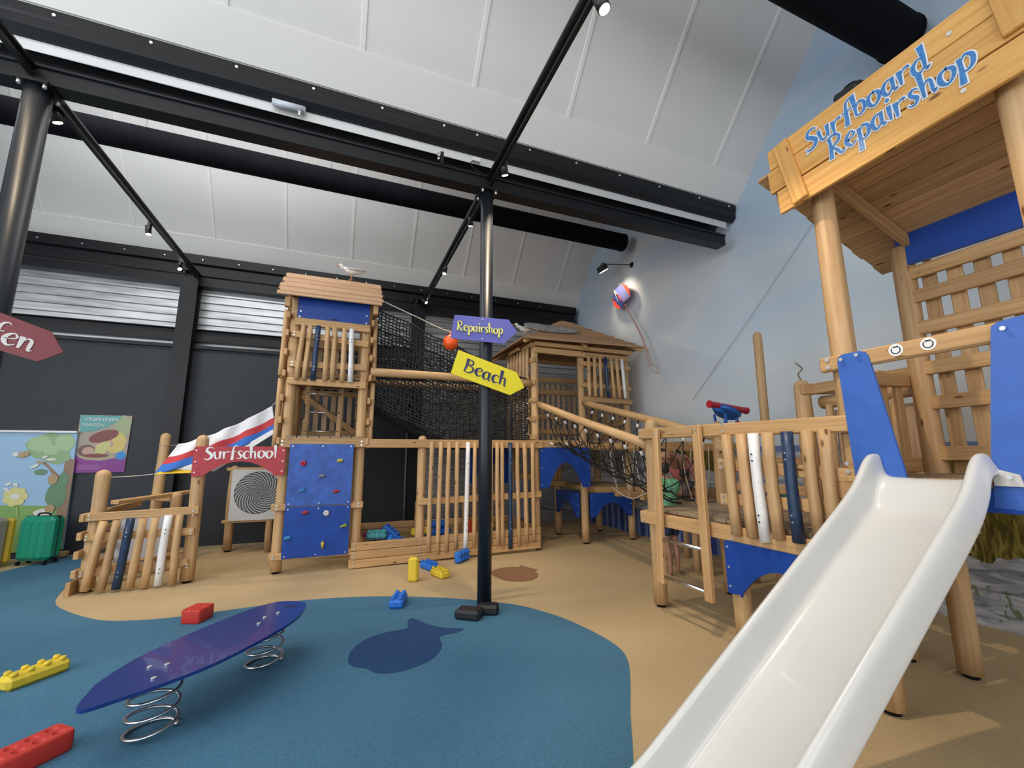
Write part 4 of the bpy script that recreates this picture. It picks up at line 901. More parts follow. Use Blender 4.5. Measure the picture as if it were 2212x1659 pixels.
# high rails behind, toward the slide tower
one('high_rail', PINED, t, 'board', (4.10, 2.76, 2.10), (4.10, 1.80, 2.12), .10, .05); one('high_rail', PINED, t, 'board', (3.98, 2.66, 2.10), (4.6, 2.5, 2.12), .10, .05)
one('roller_log', PINE, t, 'log', (4.2, 2.62, 1.98), (4.15, 1.9, 2.0), .06)
for k in range(5): one('rear_picket', PINE, t, 'log', (4.16, 2.56-.17*k, 1.0), (4.16, 2.54-.17*k, 1.95), .033)
one('rear_panel', SANDW, t, 'bx', (4.22, 2.2, 1.45), (.025, .66, .9))
one('plant_twig', plain('dry_twig', (.18, .12, .07), .8), t, 'tube', catmull([(4.05, 2.70, 2.20), (4.04, 2.71, 2.26), (4.07, 2.69, 2.31), (4.03, 2.72, 2.37)]), .006, 6)

t = thing('toy_telescope', 'red tube telescope on blue swivel bracket atop the platform corner post', 'toy telescope', (4.13, 3.72, 1.88))
m = MB(); m.tube([(3.93, 3.70, 2.075), (4.54, 3.72, 2.02)], .038, 20, cap=False); m.tube([(3.93, 3.70, 2.075), (4.54, 3.72, 2.02)], .026, 20, cap=False); m.tube([(4.0, 3.70, 2.069), (4.01, 3.70, 2.068)], .026, 16); m.build('tube', plain('toy_red', (.42, .012, .025), .3), t)
for a, b in (((3.925, 3.70, 2.0755), (3.95, 3.70, 2.073)), ((4.52, 3.72, 2.022), (4.545, 3.72, 2.02))): one('rim', plain('toy_red', (.42, .012, .025), .3), t, 'tube', [a, b], .043, 20)
TB = plain('toy_blue', (.01, .10, .38), .35)
m = MB(); m.tube([(4.0, 3.70, 2.02), (4.20, 3.71, 1.995), (4.42, 3.72, 1.985)], .03, 12, radii=[.018, .045, .03]); m.tube([(4.18, 3.71, 1.965), (4.2, 3.71, 2.0)], .15, 24, radii=[.13, .16]); m.build('cradle', TB, t)
for sy, sx in ((-.08, -.09), (.09, -.08), (-.08, .10), (.09, .10)): one('bracket_arm', TB, t, 'board', (4.18+sx, 3.71+sy, 1.97), (4.17+sx*.75, 3.71+sy*.9, 1.80), .035, .02, (1, 0, 0))
one('swivel_knob', plain('toy_red', (.42, .012, .025), .3), t, 'ball', (4.27, 3.62, 1.86), .025)

# ================================================================ SLIDE TOWER
t = thing('slide_tower', 'tall wooden slide tower with blue door panels and plank roof', 'play tower', (3.58, 1.3, 0))
post(t, 3.10, 1.76, 3.48, .071); post(t, 4.07, 1.80, 3.12, .070); post(t, 3.07, .80, 3.48, .071); post(t, 4.07, .80, 3.12, .070)
YB, YD = 1.86, .70
one('front_rail', PINED, t, 'board', (3.01, YB, 2.09), (3.01, YD, 2.095), .10, .045, (0, 0, 1), .012)
one('front_rail', PINED, t, 'board', (3.01, YB, 1.27), (3.01, YD, 1.27), .11, .045)
for k in range(8): one('floor_board', GREYW if k else PINED, t, 'bx', (3.05+.14*k, 1.28, 1.345), (.132, .98, .034), None, .004)
screws(t, [(2.985, 1.80, 2.07), (2.985, 1.80, 2.12)], N_, .014)
for y in (1.42, 1.27):
    o = one('round_sticker', WHITEP, t, 'tube', [(2.9865, y, 2.10), (2.9855, y, 2.10)], .036, 24)
    m = MB(); r_ = .022
    m.tube([(2.9848, y+r_*math.cos(a), 2.10+r_*math.sin(a)) for a in [PI*.8+k*PI*1.4/10 for k in range(11)]], .003, 5); m.tube([(2.9848, y-.015, 2.118), (2.9848, y+.012, 2.118)], .0035, 5); m.build('pictogram', BLACKM, o)
# blue door-side panels, cut diagonally towards the slide
def side_panel(P, lb):
    m = MB(); m.poly([(2.975, y, z) for y, z in P], .018, N_); return m.build('side_panel', BLUEL2, t, lb)
BLUEL2 = plain('blue_door_panel', (.040, .125, .47), .42, noise=.08, nscale=8)
PL = [(1.735, 2.085), (1.725, 2.12), (1.70, 2.135), (1.60, 2.135), (1.575, 2.125), (1.56, 2.10), (1.46, 1.395), (1.46, 1.26), (1.715, 1.26)]
side_panel(PL, 'left blue panel beside the slide entrance')
PR = [(1.02, 2.095), (1.015, 2.125), (.99, 2.14), (.80, 2.16), (.75, 2.14), (.74, 1.22), (1.12, 1.24), (1.10, 1.5)]
side_panel(PR, 'right blue panel beside the slide entrance'); one('lower_panel', BLUE, t, 'bx', (2.985, 1.15, 1.27), (.018, .95, .11))
screws(t, [(2.956, 1.70, 2.10), (2.956, 1.61, 2.11), (2.956, .97, 2.10), (2.956, 1.15, 1.26)], N_, .011)
# back slats
for z in (2.88, 2.69, 2.44, 2.13, 1.87, 1.50): one('back_rail', PINED, t, 'board', (4.045, 1.86, z), (4.045, .72, z+.01), .10, .04)
for k in range(7): one('back_slat', PINED, t, 'bx', (4.10, 1.67-.145*k, 2.12), (.03, .085, 1.55), None, .006)
one('back_blue_board', BLUE, t, 'bx', (4.03, 1.27, 3.08), (.02, 1.08, .26))
one('side_rail', PINED, t, 'board', (3.15, 1.84, 2.02), (4.10, 1.88, 2.06), .10, .045); one('side_rail', PINED, t, 'board', (3.15, 1.84, 1.42), (4.10, 1.88, 1.42), .10, .045)
for k in range(4): one('side_slat', PINED, t, 'bx', (3.36+.19*k, 1.90, 1.72), (.085, .03, .80), None, .006)
for z in (2.7, 2.1, 1.6): one('side_rail', PINED, t, 'board', (3.15, .74, z), (4.10, .72, z), .10, .045)
# lean-to roof
def rf(x): return 3.60-.36*(x-2.95)
for k in range(11):
    x = 2.98+.135*k; dx = .068
    a = MB(); a.board((x, 2.10-.01*(k % 2), rf(x)), (x, .35, rf(x)), .137, .022, (1, 0, -.36), .003); a.build('roof_board', PINED, t)
for y in (1.74, .82): one('rafter', PINED, t, 'board', (2.97, y, rf(2.97)-.065), (4.30, y, rf(4.30)-.065), .09, .045)
one('front_beam', PINED, t, 'board', (2.99, 2.0, 3.42), (2.99, .4, 3.44), .12, .05)
# shop sign on the front of the roof
t = thing('shop_sign', 'big pine plank sign lettered Surfboard Repairshop in blue', 'sign', (2.9, 1.3, 3.5))
zs = [(3.33, 1.945), (3.52, 2.0), (3.695, 1.985)]; hh = [.185, .185, .165]
for (z, yl), h in zip(zs, hh): one('plank', SIGNW, t, 'board', (2.915, yl, z-.0), (2.915, .30, z+.07), h-.004, .028, (0, 0, 1), .004)
one('batten', SIGNW, t, 'board', (2.885, 1.875, 3.765), (2.885, 1.775, 3.25), .105, .03, (0, 1, 0), .006); one('batten', SIGNW, t, 'board', (2.885, .735, 3.95), (2.885, .70, 3.50), .11, .03, (0, 1, 0), .006)
screws(t, [(2.90, 1.70, 3.56), (2.90, .93, 3.72), (2.90, .92, 3.36)], N_, .012)
LET = plain('letter_blue', (.05, .20, .50), .3, noise=.35, nscale=90); LW = plain('letter_white', (.74, .76, .78), .4)
def shop(txt, y, z, h, xs, slope=.055):
    for g, mt, lift, nm in ((.13, LW, 0, 'letter_outline'), (0, LET, .005, 'lettering')):
        m = MB(); word(m, txt, (2.899, y, z), (0, -1, slope), (0, slope, 1), N_, h, xs*1.09, th=.003, grow=g*.65, lift=lift, slant=.02, wob=.06, pen=.85); m.build(nm, mt, t)
shop('Surfboard', 1.70, 3.572, .092, .83); shop('Repairshop', 1.565, 3.415, .094, .80)

# ================================================================ SLIDE
t = thing('slide', 'long white plastic slide running down from the tower to the lower right', 'slide', (1.9, 1.3, 0))
YL, YR = 1.585, 1.03
def ftop(x):
    TB_ = [(2.55, 1.20), (2.68, 1.287), (2.76, 1.355), (2.81, 1.412), (2.84, 1.447), (2.87, 1.476), (2.90, 1.493), (2.93, 1.497), (2.955, 1.497), (2.98, 1.497)]
    if x > 2.55:
        for (a, p), (b, q) in zip(TB_[:-1], TB_[1:]):
            if x <= b: return p+(q-p)*(x-a)/(b-a)
        return 1.48
    if x > 1.15: return 1.20-.652*(2.55-x)
    return max(.20, .287-.35*(1.15-x)+.24*(1.15-x)**2)
def fbot(x):
    if x > 2.82: return min(1.362, 1.194+(x-2.82)*1.9-max(0, x-2.86)**2*9)
    if x > 1.30: return .466+.658*(x-1.714)
    return .105+max(0, x-.98)**2*.9
R1, R2 = 1.125, 1.585
m = MB(); rows_ = []; XS_ = [2.975-.0*0, 2.955, 2.93, 2.90, 2.87, 2.84, 2.81, 2.76, 2.68, 2.55]+[2.55-.1*k for k in range(1, 13)]+[1.28, 1.2, 1.12, 1.04, .96, .88, .8, .72]
for x in XS_:
    T, F_ = ftop(x), fbot(x); sk = .145 if x < 2.86 else .10; h = T-F_
    prof = [(R1-.045, T-sk), (R1-.043, T-sk+.02), (R1-.022, T-.035), (R1-.012, T-.006), (R1, T), (R1+.010, T-.006), (R1+.014, T-.03), (R1+.020, F_+h*.35), (R1+.030, F_+.02), (R1+.048, F_+.003), (R1+.10, F_), (R1+.23, F_-.004), (R2-.10, F_), (R2-.048, F_+.003), (R2-.030, F_+.02), (R2-.020, F_+h*.35), (R2-.014, T-.03), (R2-.010, T-.006), (R2, T), (R2+.012, T-.006), (R2+.022, T-.035), (R2+.043, T-sk+.02), (R2+.045, T-sk)]
    rows_.append([m.bm.verts.new((x, yy, zz)) for yy, zz in prof])
Ls = len(rows_)
for i in range(Ls-1):
    for j in range(len(rows_[0])-1): m.face([rows_[i][j], rows_[i][j+1], rows_[i+1][j+1], rows_[i+1][j]], smooth=True)
o = m.build('chute', SLIDEM, t); sm = o.modifiers.new('thick', 'SOLIDIFY'); sm.thickness = .007; sm.offset = 1
ss = o.modifiers.new('smooth', 'SUBSURF'); ss.levels = 1; ss.render_levels = 1
m = MB(); m.poly([(2.955, 1.01, 1.40), (2.955, 1.10, 1.43), (2.955, 1.10, 1.345), (2.955, 1.00, 1.345)], .012, N_); m.build('fixing_flange', SLIDEM, t)
screws(t, [(2.942, 1.04, 1.39)], N_, .012)
for y in (YR+.08, YL-.08): one('foot_bar', STEEL, t, 'tube', [(.95, y, 0), (.95, y, .13)], .02, 10)
# ================================================================ DIRECTION SIGNS ON THE COLUMNS
def arrow(name, P, mat, label, y=4.235):
    t = thing(name, label, 'direction sign', (P[0][0], y, P[0][1]), 'arrow signs on the steel columns')
    m = MB(); m.poly([(x, y, z) for x, z in P], .012, F); m.build('board', mat, t); return t
NAVYT = plain('navy_letters', (.035, .04, .13), .5); PALEY = plain('pale_yellow_letters', (.80, .78, .28), .5); OLIVE = plain('letter_shadow', (.16, .15, .06), .6)
t = arrow('arrow_sign', [(1.037, 2.971), (1.65, 2.987), (1.751, 2.857), (1.59, 2.705), (.997, 2.711)], plain('violet_board', (.135, .145, .50), .45), 'violet blue arrow sign lettered Repairshop in yellow')
m = MB(); word(m, 'Repairshop', (1.065, 4.234, 2.800), (1, 0, .015), (0, 0, 1), F, .062, .95, grow=.05, wob=.05); m.build('letter_shadow', OLIVE, t)
m = MB(); word(m, 'Repairshop', (1.063, 4.234, 2.802), (1, 0, .015), (0, 0, 1), F, .062, .95, lift=.004, wob=.05); m.build('lettering', PALEY, t)
screws(t, [(1.34, 4.223, 2.95), (1.34, 4.223, 2.735)], F, .009)
t = arrow('arrow_sign', [(1.084, 2.591), (1.742, 2.398), (1.832, 2.232), (1.663, 2.141), (1.008, 2.336)], plain('yellow_board', (.82, .70, .022), .45), 'bright yellow arrow sign lettered Beach, tilted down')
m = MB(); word(m, 'Beach', (1.135, 4.234, 2.372), (.957, 0, -.29), (.29, 0, .957), F, .088, 1.22, wob=.06); m.build('lettering', NAVYT, t)
t = arrow('arrow_sign', [(-2.80, 2.70), (-2.428, 2.566), (-2.117, 2.448), (-2.026, 2.293), (-2.162, 2.209), (-2.387, 2.277), (-2.86, 2.44)], REDS, 'dark red arrow sign on the thick left column, word ending in en', 4.225)
m = MB(); word(m, 'fen', (-2.475, 4.224, 2.360), (.957, 0, -.29), (.29, 0, .957), F, .092, 1.2); m.build('lettering', plain('grey_white_letters', (.55, .52, .50), .6), t)

# ================================================================ POSTER AND MURAL BOARD
def blob(m, y, cx, cz, rx, rz, mi, wob=0, seed=0, rot=0, n=28):
    P = []
    for k in range(n):
        a = 2*PI*k/n; r = 1+wob*math.sin(a*5+seed)+wob*.6*math.sin(a*9+seed*2); u, v = rx*r*math.cos(a), rz*r*math.sin(a)
        P.append((cx+u*math.cos(rot)-v*math.sin(rot), y, cz+u*math.sin(rot)+v*math.cos(rot)))
    m.poly(P, 0, F, mi)
def pm(*cols): return [plain('print_%s' % '_'.join('%d' % (c*99) for c in col), col, .45) for col in cols]
t = thing('poster', 'poster on the dark wall reading VRIENDJES MAKEN with purple foot', 'poster', (-3.6, 8.94, 1.7))
cols = pm((.36, .30, .25), (.22, .03, .24), (.09, .34, .32), (.62, .48, .14), (.55, .52, .20), (.20, .045, .035), (.33, .38, .20), (.50, .33, .24), (.02, .25, .60), (.42, .36, .24), (.16, .07, .05))
Q = lambda u, v: (-3.93+.65*u, 8.940, 1.25+.92*v)
m = MB(); m.poly([Q(0, 0), Q(1, 0), Q(1.01, 1), Q(-.02, 1)], .012, F, 0)
DZ = [0]
def nx(): DZ[0] += 1; return 8.9395-DZ[0]*.0003
def pq(pts, mi, d): y_ = nx(); m.poly([(Q(u, v)[0], y_, Q(u, v)[2]) for u, v in pts], 0, F, mi)
def pb(u, v, ru, rv, mi, d, **k): x, _, z = Q(u, v); blob(m, nx(), x, z, ru*.65, rv*.92, mi, **k)
pq([(0, 0), (1, 0), (1, .28), (.8, .25), (.5, .20), (.2, .22), (0, .30)], 1, 1); pb(.84, .86, .17, .14, 6, 1, wob=.06); pb(.88, .72, .12, .10, 6, 1, wob=.08, seed=2)
pb(.76, .52, .20, .19, 3, 2, wob=.03); pb(.52, .50, .20, .09, 7, 3); pb(.50, .63, .30, .10, 5, 3, rot=.35); pq([(-.015, .995), (.80, .995), (.74, .90), (.55, .80), (.30, .72), (.03, .70)], 2, 4)
pq([(.38, .47), (.50, .53), (.62, .55), (.66, .47), (.60, .36), (.50, .28), (.44, .35), (.36, .30)], 4, 5); pb(.20, .38, .16, .10, 10, 4); pb(.24, .37, .12, .07, 7, 5); pb(.42, .27, .34, .045, 9, 4); pb(.40, .29, .26, .035, 5, 5)
pb(.89, .29, .10, .075, 8, 6)
m.build('sheet', cols, t)
WL = plain('print_white', (.72, .72, .72), .5)
caps('VRIENDJES', (-3.885, 8.932, 2.075), (1, 0, 0), (0, 0, 1), F, .075, WL, t, width=.44); caps('MAKEN', (-3.895, 8.932, 1.985), (1, 0, 0), (0, 0, 1), F, .075, WL, t, width=.27)
for k in range(3): one('caption_line', plain('print_lilac', (.40, .22, .42), .5), t, 'bx', (-3.75+.03*(k == 1), 8.936, 1.365-.028*k), (.27+.05*(k == 1), .001, .008))
t = thing('mural_board', 'large cartoon garden board with tree, flower and butterfly behind the suitcases', 'picture board', (-5.3, 8.9, 0))
cols = pm((.30, .48, .68), (.20, .36, .10), (.25, .40, .20), (.12, .24, .13), (.27, .17, .10), (.64, .60, .25), (.68, .68, .62), (.40, .28, .14), (.30, .42, .12), (.36, .50, .26))
m = MB(); m.poly([(-7.0, 8.90, .10), (-3.885, 8.90, .10), (-3.925, 8.90, 1.875), (-7.0, 8.90, 1.875)], .05, F, 0)
Y_ = [8.8995]
def nb_(): Y_[0] -= .0006; return Y_[0]
y = nb_(); m.poly([(-7, y, .10), (-3.885, y, .10), (-3.905, y, .74), (-4.6, y, .79), (-7, y, .74)], 0, F, 1)
y = nb_(); m.poly([(-4.02, y, .5), (-3.89, y, .2), (-3.90, y, 1.45), (-4.02, y, 1.5)], 0, F, 4)
y = nb_(); m.poly([(-4.0, y, 1.0), (-4.20, y, 1.32), (-4.30, y, 1.42), (-4.24, y, 1.42), (-4.14, y, 1.30), (-3.96, y, 1.12)], 0, F, 4)
for cx__, cz__, rx, rz, c, sd in ((-4.22, 1.66, .28, .20, 2, 0), (-4.03, 1.72, .12, .14, 9, 1), (-4.35, 1.70, .14, .12, 9, 2), (-4.12, 1.50, .16, .11, 2, 3), (-4.04, .92, .12, .22, 3, 4), (-3.99, 1.14, .07, .12, 3, 5), (-4.28, 1.27, .08, .045, 3, 6), (-4.20, 1.60, .10, .07, 9, 7)):
    y = nb_(); blob(m, y, min(cx__, -3.93-rx*1.06), cz__, rx, rz, c, .05, sd)
for k in range(7): a = k*2*PI/7; y = nb_(); blob(m, y, -4.52+.09*math.cos(a), .91+.09*math.sin(a), .055, .055, 5)
y = nb_(); blob(m, y, -4.52, .915, .055, .042, 6); y = nb_(); m.poly([(-4.50, y, .80), (-4.48, y, .80), (-4.44, y, .62), (-4.47, y, .62)], 0, F, 8)
for a, b, r, q in ((-4.62, 1.10, .035, .5), (-4.54, 1.09, .035, -.5), (-4.63, 1.02, .04, -.6), (-4.26, 1.50, .03, .4), (-4.18, 1.46, .06, 0), (-4.36, 1.36, .05, .6)): y = nb_(); blob(m, y, a, b, r*1.1, .02, 6, rot=q)
y = nb_(); blob(m, y, -4.12, 1.16, .06, .08, 7, .04); y = nb_(); blob(m, y, -4.51, 1.54, .07, .045, 7, rot=.3); y = nb_(); blob(m, y, -4.60, 1.54, .035, .035, 6); y = nb_(); blob(m, y, -4.30, 1.42, .05, .02, 7, rot=-.2)
y = nb_(); blob(m, y, -4.17, .66, .11, .06, 6, .06); y = nb_(); blob(m, y, -4.10, .72, .06, .06, 7)
m.build('painted_board', cols, t)
one('top_edge', WHITEPL, t, 'bx', (-5.46, 8.89, 1.89), (3.08, .07, .03)); one('foot_block', PINED, t, 'bx', (-3.90, 8.80, .05), (.26, .12, .08), None, .01)

# ================================================================ SUITCASES
GR = plain('suitcase_green', (.01, .27, .16), .38); 
t = thing('suitcase', 'bright green hard-shell suitcase standing in front of the cartoon board', 'suitcase', (-3.93, 8.42, 0))
R = Matrix.Rotation(-.28, 3, 'Z'); c = Vector((-3.93, 8.42, .36))
one('shell', GR, t, 'bx', c, (.44, .24, .60), R, .05)
for u in (-.15, -.05, .05, .15): one('shell_rib', GR, t, 'bx', c+R@Vector((u, -.12, 0)), (.035, .03, .50), R, .012)
one('seam', BLACKM, t, 'bx', c+R@Vector((0, .0, 0)), (.446, .014, .606), R, .003)
m = MB(); m.tube(catmull([c+R@Vector((-.08, 0, .29)), c+R@Vector((-.06, 0, .335)), c+R@Vector((.06, 0, .335)), c+R@Vector((.08, 0, .29))]), .012, 8); m.build('handle', BLACKM, t)
for u in (-.17, .17):
    for v in (-.08, .08): p = c+R@Vector((u, v, -.33)); one('wheel', BLACKM, t, 'tube', [p+R@Vector((-.012, 0, 0)), p+R@Vector((.012, 0, 0))], .028, 14)
t = thing('suitcase', 'beige and yellow suitcase at the left edge, left of the green one', 'suitcase', (-4.36, 8.30, 0))
c = Vector((-4.43, 8.28, .35)); one('shell', plain('suitcase_beige', (.33, .29, .23), .6), t, 'bx', c, (.36, .20, .64), R, .04); one('back_shell', plain('suitcase_yellow', (.60, .40, .03), .45), t, 'bx', c+R@Vector((.05, .16, .0)), (.26, .10, .60), R, .03)
m = MB(); m.tube(catmull([c+R@Vector((-.08, 0, .31)), c+R@Vector((-.05, 0, .35)), c+R@Vector((.06, 0, .35)), c+R@Vector((.08, 0, .31))]), .012, 8); m.build('handle', BLACKM, t)
for u in (-.10, .12): p = c+R@Vector((u, -.1, -.325)); one('wheel', BLACKM, t, 'tube', [p+R@Vector((-.012, 0, 0)), p+R@Vector((.012, 0, 0))], .025, 14)

# ================================================================ TOY BRICKS
def brick(x, y, z, ang, col, label, L_=.30, W_=.15, H_=.09, nl=4, up='stud', tilt=None, name='toy_brick', cat='toy brick', group='big foam building bricks', holes=2):
    """tilt: 3x3 rotation applied before turning by ang; z = lowest point"""
    A = Matrix.Rotation(ang, 3, 'Z') @ (tilt or Matrix.Identity(3)); t = thing(name, label, cat, (x, y, z), group)
    ext = sum(abs((A@Vector(v)).z) for v in ((L_/2, 0, 0), (0, W_/2, 0), (0, 0, H_/2))); c = Vector((x, y, z+ext))
    if up == 'stud' or up == 'plain':
        one('body', col, t, 'bx', c, (L_, W_, H_), A, .022)
    if up == 'stud':
        for i in range(nl):
            for j in range(2):
                p = c+A@Vector((-L_/2+L_*(i+.5)/nl, (j-.5)*W_*.5, H_/2-.004)); n = A@Vector((0, 0, 1)); one('stud', col, t, 'tube', [p, p+n*.018, p+n*.024], W_*.135, 14, radii=[W_*.15, W_*.145, W_*.11])
    if up == 'plain':
        for sx in ((-.2, .2) if holes == 2 else (0,)):
            p = c+A@Vector((sx*L_, 0, H_/2)); n = A@Vector((0, 0, 1)); one('peg_hole', BLACKM, t, 'tube', [p-n*.001, p+n*.001], .006, 10)
    if up == 'socket':
        m = MB(); ch = .018; V = lambda a, b, e: m.bm.verts.new(c+A@Vector((a, b, e)))
        ring = []
        for sx, sy in ((1, 1), (-1, 1), (-1, -1), (1, -1)):
            for k in range(4):
                a = PI/2*k/3+{(1, 1): 0, (-1, 1): PI/2, (-1, -1): PI, (1, -1): 1.5*PI}[sx, sy]; ring.append((sx*(L_/2-.02)+.02*math.cos(a), sy*(W_/2-.02)+.02*math.sin(a)))
        lo = [V(a*.96, b*.94, -H_/2) for a, b in ring]; l2 = [V(a, b, -H_/2+.015) for a, b in ring]; hi = [V(a, b, H_/2-.012) for a, b in ring]; h2 = [V(a*.97, b*.94, H_/2) for a, b in ring]
        N = len(ring)
        for P1, P2 in ((lo, l2), (l2, hi), (hi, h2)):
            for k in range(N): m.face([P1[k], P1[(k+1) % N], P2[(k+1) % N], P2[k]], smooth=True)
        m.face(lo[::-1]); nw = 2 if nl < 5 else 3; lx, ly = L_*.97-.022, W_*.94-.020
        X_ = [-lx/2+lx*i/nl for i in range(nl+1)]; YY = [-ly/2+ly*j/nw for j in range(nw+1)]
        # rim between the rounded outline and the hole field
        fld = [V(a, b, H_/2) for a, b in ((lx/2, ly/2), (-lx/2, ly/2), (-lx/2, -ly/2), (lx/2, -ly/2))]
        for q in range(4):
            for k in range(3): m.face([h2[q*4+k], h2[q*4+k+1], fld[q]])
            m.face([h2[q*4+3], h2[(q*4+4) % N], fld[(q+1) % 4], fld[q]])
        for i in range(nl):
            for j in range(nw):
                cx__, cy__ = (X_[i]+X_[i+1])/2, (YY[j]+YY[j+1])/2; hx, hy = (X_[i+1]-X_[i])/2, (YY[j+1]-YY[j])/2; rr = min(hx, hy)*.84; sq = []; ci = []; cb = []
                for k in range(16):
                    a = 2*PI*k/16+PI/16; ca, sa = math.cos(a), math.sin(a); s_ = 1/max(abs(ca), abs(sa)); sq.append(V(cx__+hx*ca*s_ if abs(ca) < abs(sa) else cx__+math.copysign(hx, ca), cy__+hy*sa*s_ if abs(sa) <= abs(ca) else cy__+math.copysign(hy, sa), H_/2)); ci.append(V(cx__+rr*ca, cy__+rr*sa, H_/2)); cb.append(V(cx__+rr*.85*ca, cy__+rr*.85*sa, H_/2-.028))
                cn = [V(cx__+u*hx, cy__+v*hy, H_/2) for u, v in ((1, 1), (-1, 1), (-1, -1), (1, -1))]
                for k in range(16):
                    k2 = (k+1) % 16; m.face([sq[k], sq[k2], ci[k2], ci[k]]); m.face([ci[k], ci[k2], cb[k2], cb[k]], smooth=True)
                for q, k in enumerate((1, 5, 9, 13)): m.face([sq[k], cn[q], sq[k+1]])
                m.face(cb)
        bmesh.ops.remove_doubles(m.bm, verts=m.bm.verts, dist=.0004); m.build('body', col, t)
    return t
BR = {k: plain('foam_'+k, v, .55, noise=.08, nscale=25) for k, v in dict(red=(.55, .035, .022), yellow=(.72, .52, .035), blue=(.018, .16, .62), teal=(.04, .26, .28), magenta=(.42, .02, .20), orange=(.62, .06, .02), green=(.03, .14, .13), slate=(.10, .12, .24), black=(.010, .011, .013)).items()}
RX = lambda a: Matrix.Rotation(a, 3, 'X'); RY = lambda a: Matrix.Rotation(a, 3, 'Y')
brick(-1.365, 3.085, 0, math.radians(50), BR['red'], 'red toy brick with round sockets up, cut off by the left edge', .33, .15, .10, 4, 'socket')
brick(-1.855, 4.17, 0, math.radians(51), BR['yellow'], 'yellow toy brick lying on the blue floor left of the rocking surfboard', .33, .135, .085)
brick(-1.15, 5.03, 0, math.radians(68), BR['red'], 'red toy brick at the border of blue and sand floor', .20, .175, .12, 5, 'socket')
brick(.635, 4.755, 0, math.radians(72), BR['blue'], 'blue toy brick lying on the blue floor edge near the fish shape', .29, .14, .085)
brick(1.70, 6.24, 0, math.radians(46), BR['blue'], 'blue toy brick standing on its side against the sandpit planks', .32, .155, .085, 4, 'stud', RX(PI/2-.08))
brick(1.19, 6.02, 0, math.radians(-71), BR['blue'], 'blue toy brick lying behind the yellow brick on the sand', .28, .15, .085)
brick(1.245, 5.60, 0, math.radians(-72), BR['yellow'], 'yellow toy brick lying in front of the blue brick on the sand', .28, .14, .085)
brick(.90, 5.52, 0, math.radians(248), BR['yellow'], 'yellow toy brick standing upright on its end on the sand', .28, .12, .085, 4, 'stud', RY(PI/2)@Matrix.Rotation(PI, 3, 'X'))
brick(1.205, 4.13, 0, math.radians(-36), BR['black'], 'black foam block in front of the central column, leftmost', .245, .17, .085, 4, 'plain', None, 'foam_block', 'foam block', 'black foam blocks at the column foot', 1)
brick(1.405, 4.165, 0, math.radians(-24), BR['black'], 'black foam block pushed against the foot of the central column', .20, .14, .090, 4, 'plain', None, 'foam_block', 'foam block', 'black foam blocks at the column foot', 1)
# bricks in the pit
pit = [(.52, 6.95, .05, .3, 'magenta', 'magenta toy brick leaning in the pit corner behind the climbing wall', RY(.5)), (.66, 7.15, .05, 1.2, 'magenta', 'magenta toy brick at the rear of the pit heap', RY(-.4)),
       (.55, 6.70, .15, -.1, 'teal', 'teal toy brick on top of the heap in the pit', RX(1.2)), (.58, 6.62, .05, 0, 'red', 'red toy brick at the bottom of the pit heap', None),
       (.82, 6.72, .05, .4, 'blue', 'blue toy brick right of the teal one in the pit', RY(.3)), (.78, 6.95, .10, -.5, 'blue', 'blue toy brick leaning on the pit heap', RY(.6)), (.98, 6.66, .05, -.3, 'slate', 'slate blue toy brick lying flat in the pit', None),
       (1.30, 6.9, .05, .1, 'green', 'dark green toy brick lying in the middle of the pit', None), (1.22, 6.95, .142, .2, 'yellow', 'yellow toy brick on top of the dark green one', None),
       (1.50, 6.78, .05, .1, 'blue', 'blue toy brick, bottom of the stack behind the palisade', None), (1.52, 6.80, .16, .25, 'blue', 'blue toy brick, middle of the stack behind the palisade', None), (1.47, 6.80, .27, 0, 'blue', 'blue toy brick, topmost of the stack behind the palisade', None),
       (2.02, 6.9, .05, .5, 'orange', 'orange toy brick standing behind the white palisade pole', RY(PI/2)), (2.30, 6.8, .05, 0, 'blue', 'blue toy brick lying right of the column behind the palisade', None), (2.28, 6.9, .16, .3, 'yellow', 'yellow toy brick on the blue one right of the column', None),
       (1.75, 6.75, .05, .9, 'blue', 'blue toy brick lying between the stack and the orange brick', None)]
for x, y, z, a, col, lb, tl in pit: brick(x, y, z+.142, a, BR[col], lb, .28, .14, .085, 4, 'stud', tl, group='big foam building bricks in the pit')

# ================================================================ SPRING SURFBOARD
t = thing('spring_rider', 'blue surfboard rocker mounted on two steel coil springs', 'spring rider', (-.66, 3.5, 0))
O_ = [(-1.1, 2.864), (-1.113, 3.0), (-1.111, 3.127), (-1.021, 3.418), (-.807, 3.758), (-.589, 4.034), (-.425, 4.150), (-.30, 4.13), (-.225, 4.076), (-.188, 3.991), (-.219, 3.748), (-.341, 3.483), (-.583, 3.139), (-.801, 2.951), (-.951, 2.86), (-1.032, 2.815), (-1.075, 2.815)]
bp = [(p.x, p.y, .330) for p in catmull([(a, b, 0) for a, b in O_], 3, True)]
RB_ = plain('rocker_blue', (.010, .034, .20), .25, spec=.6, coat=.3)
m = MB(); m.poly(bp, .018, (0, 0, 1)); o = m.build('board', RB_, t, 'dark blue surfboard-shaped deck')
screws(t, [(-.86, 3.03, .332), (-.93, 3.19, .332), (-.85, 3.19, .332), (-.45, 3.80, .332), (-.37, 3.86, .332), (-.47, 3.68, .332)], (0, 0, 1), .013)
one('maker_mark', plain('mark_dark', (.01, .02, .07), .6), t, 'bx', (-.30, 3.98, .3305), (.09, .035, .001), Matrix.Rotation(-.4, 3, 'Z'))
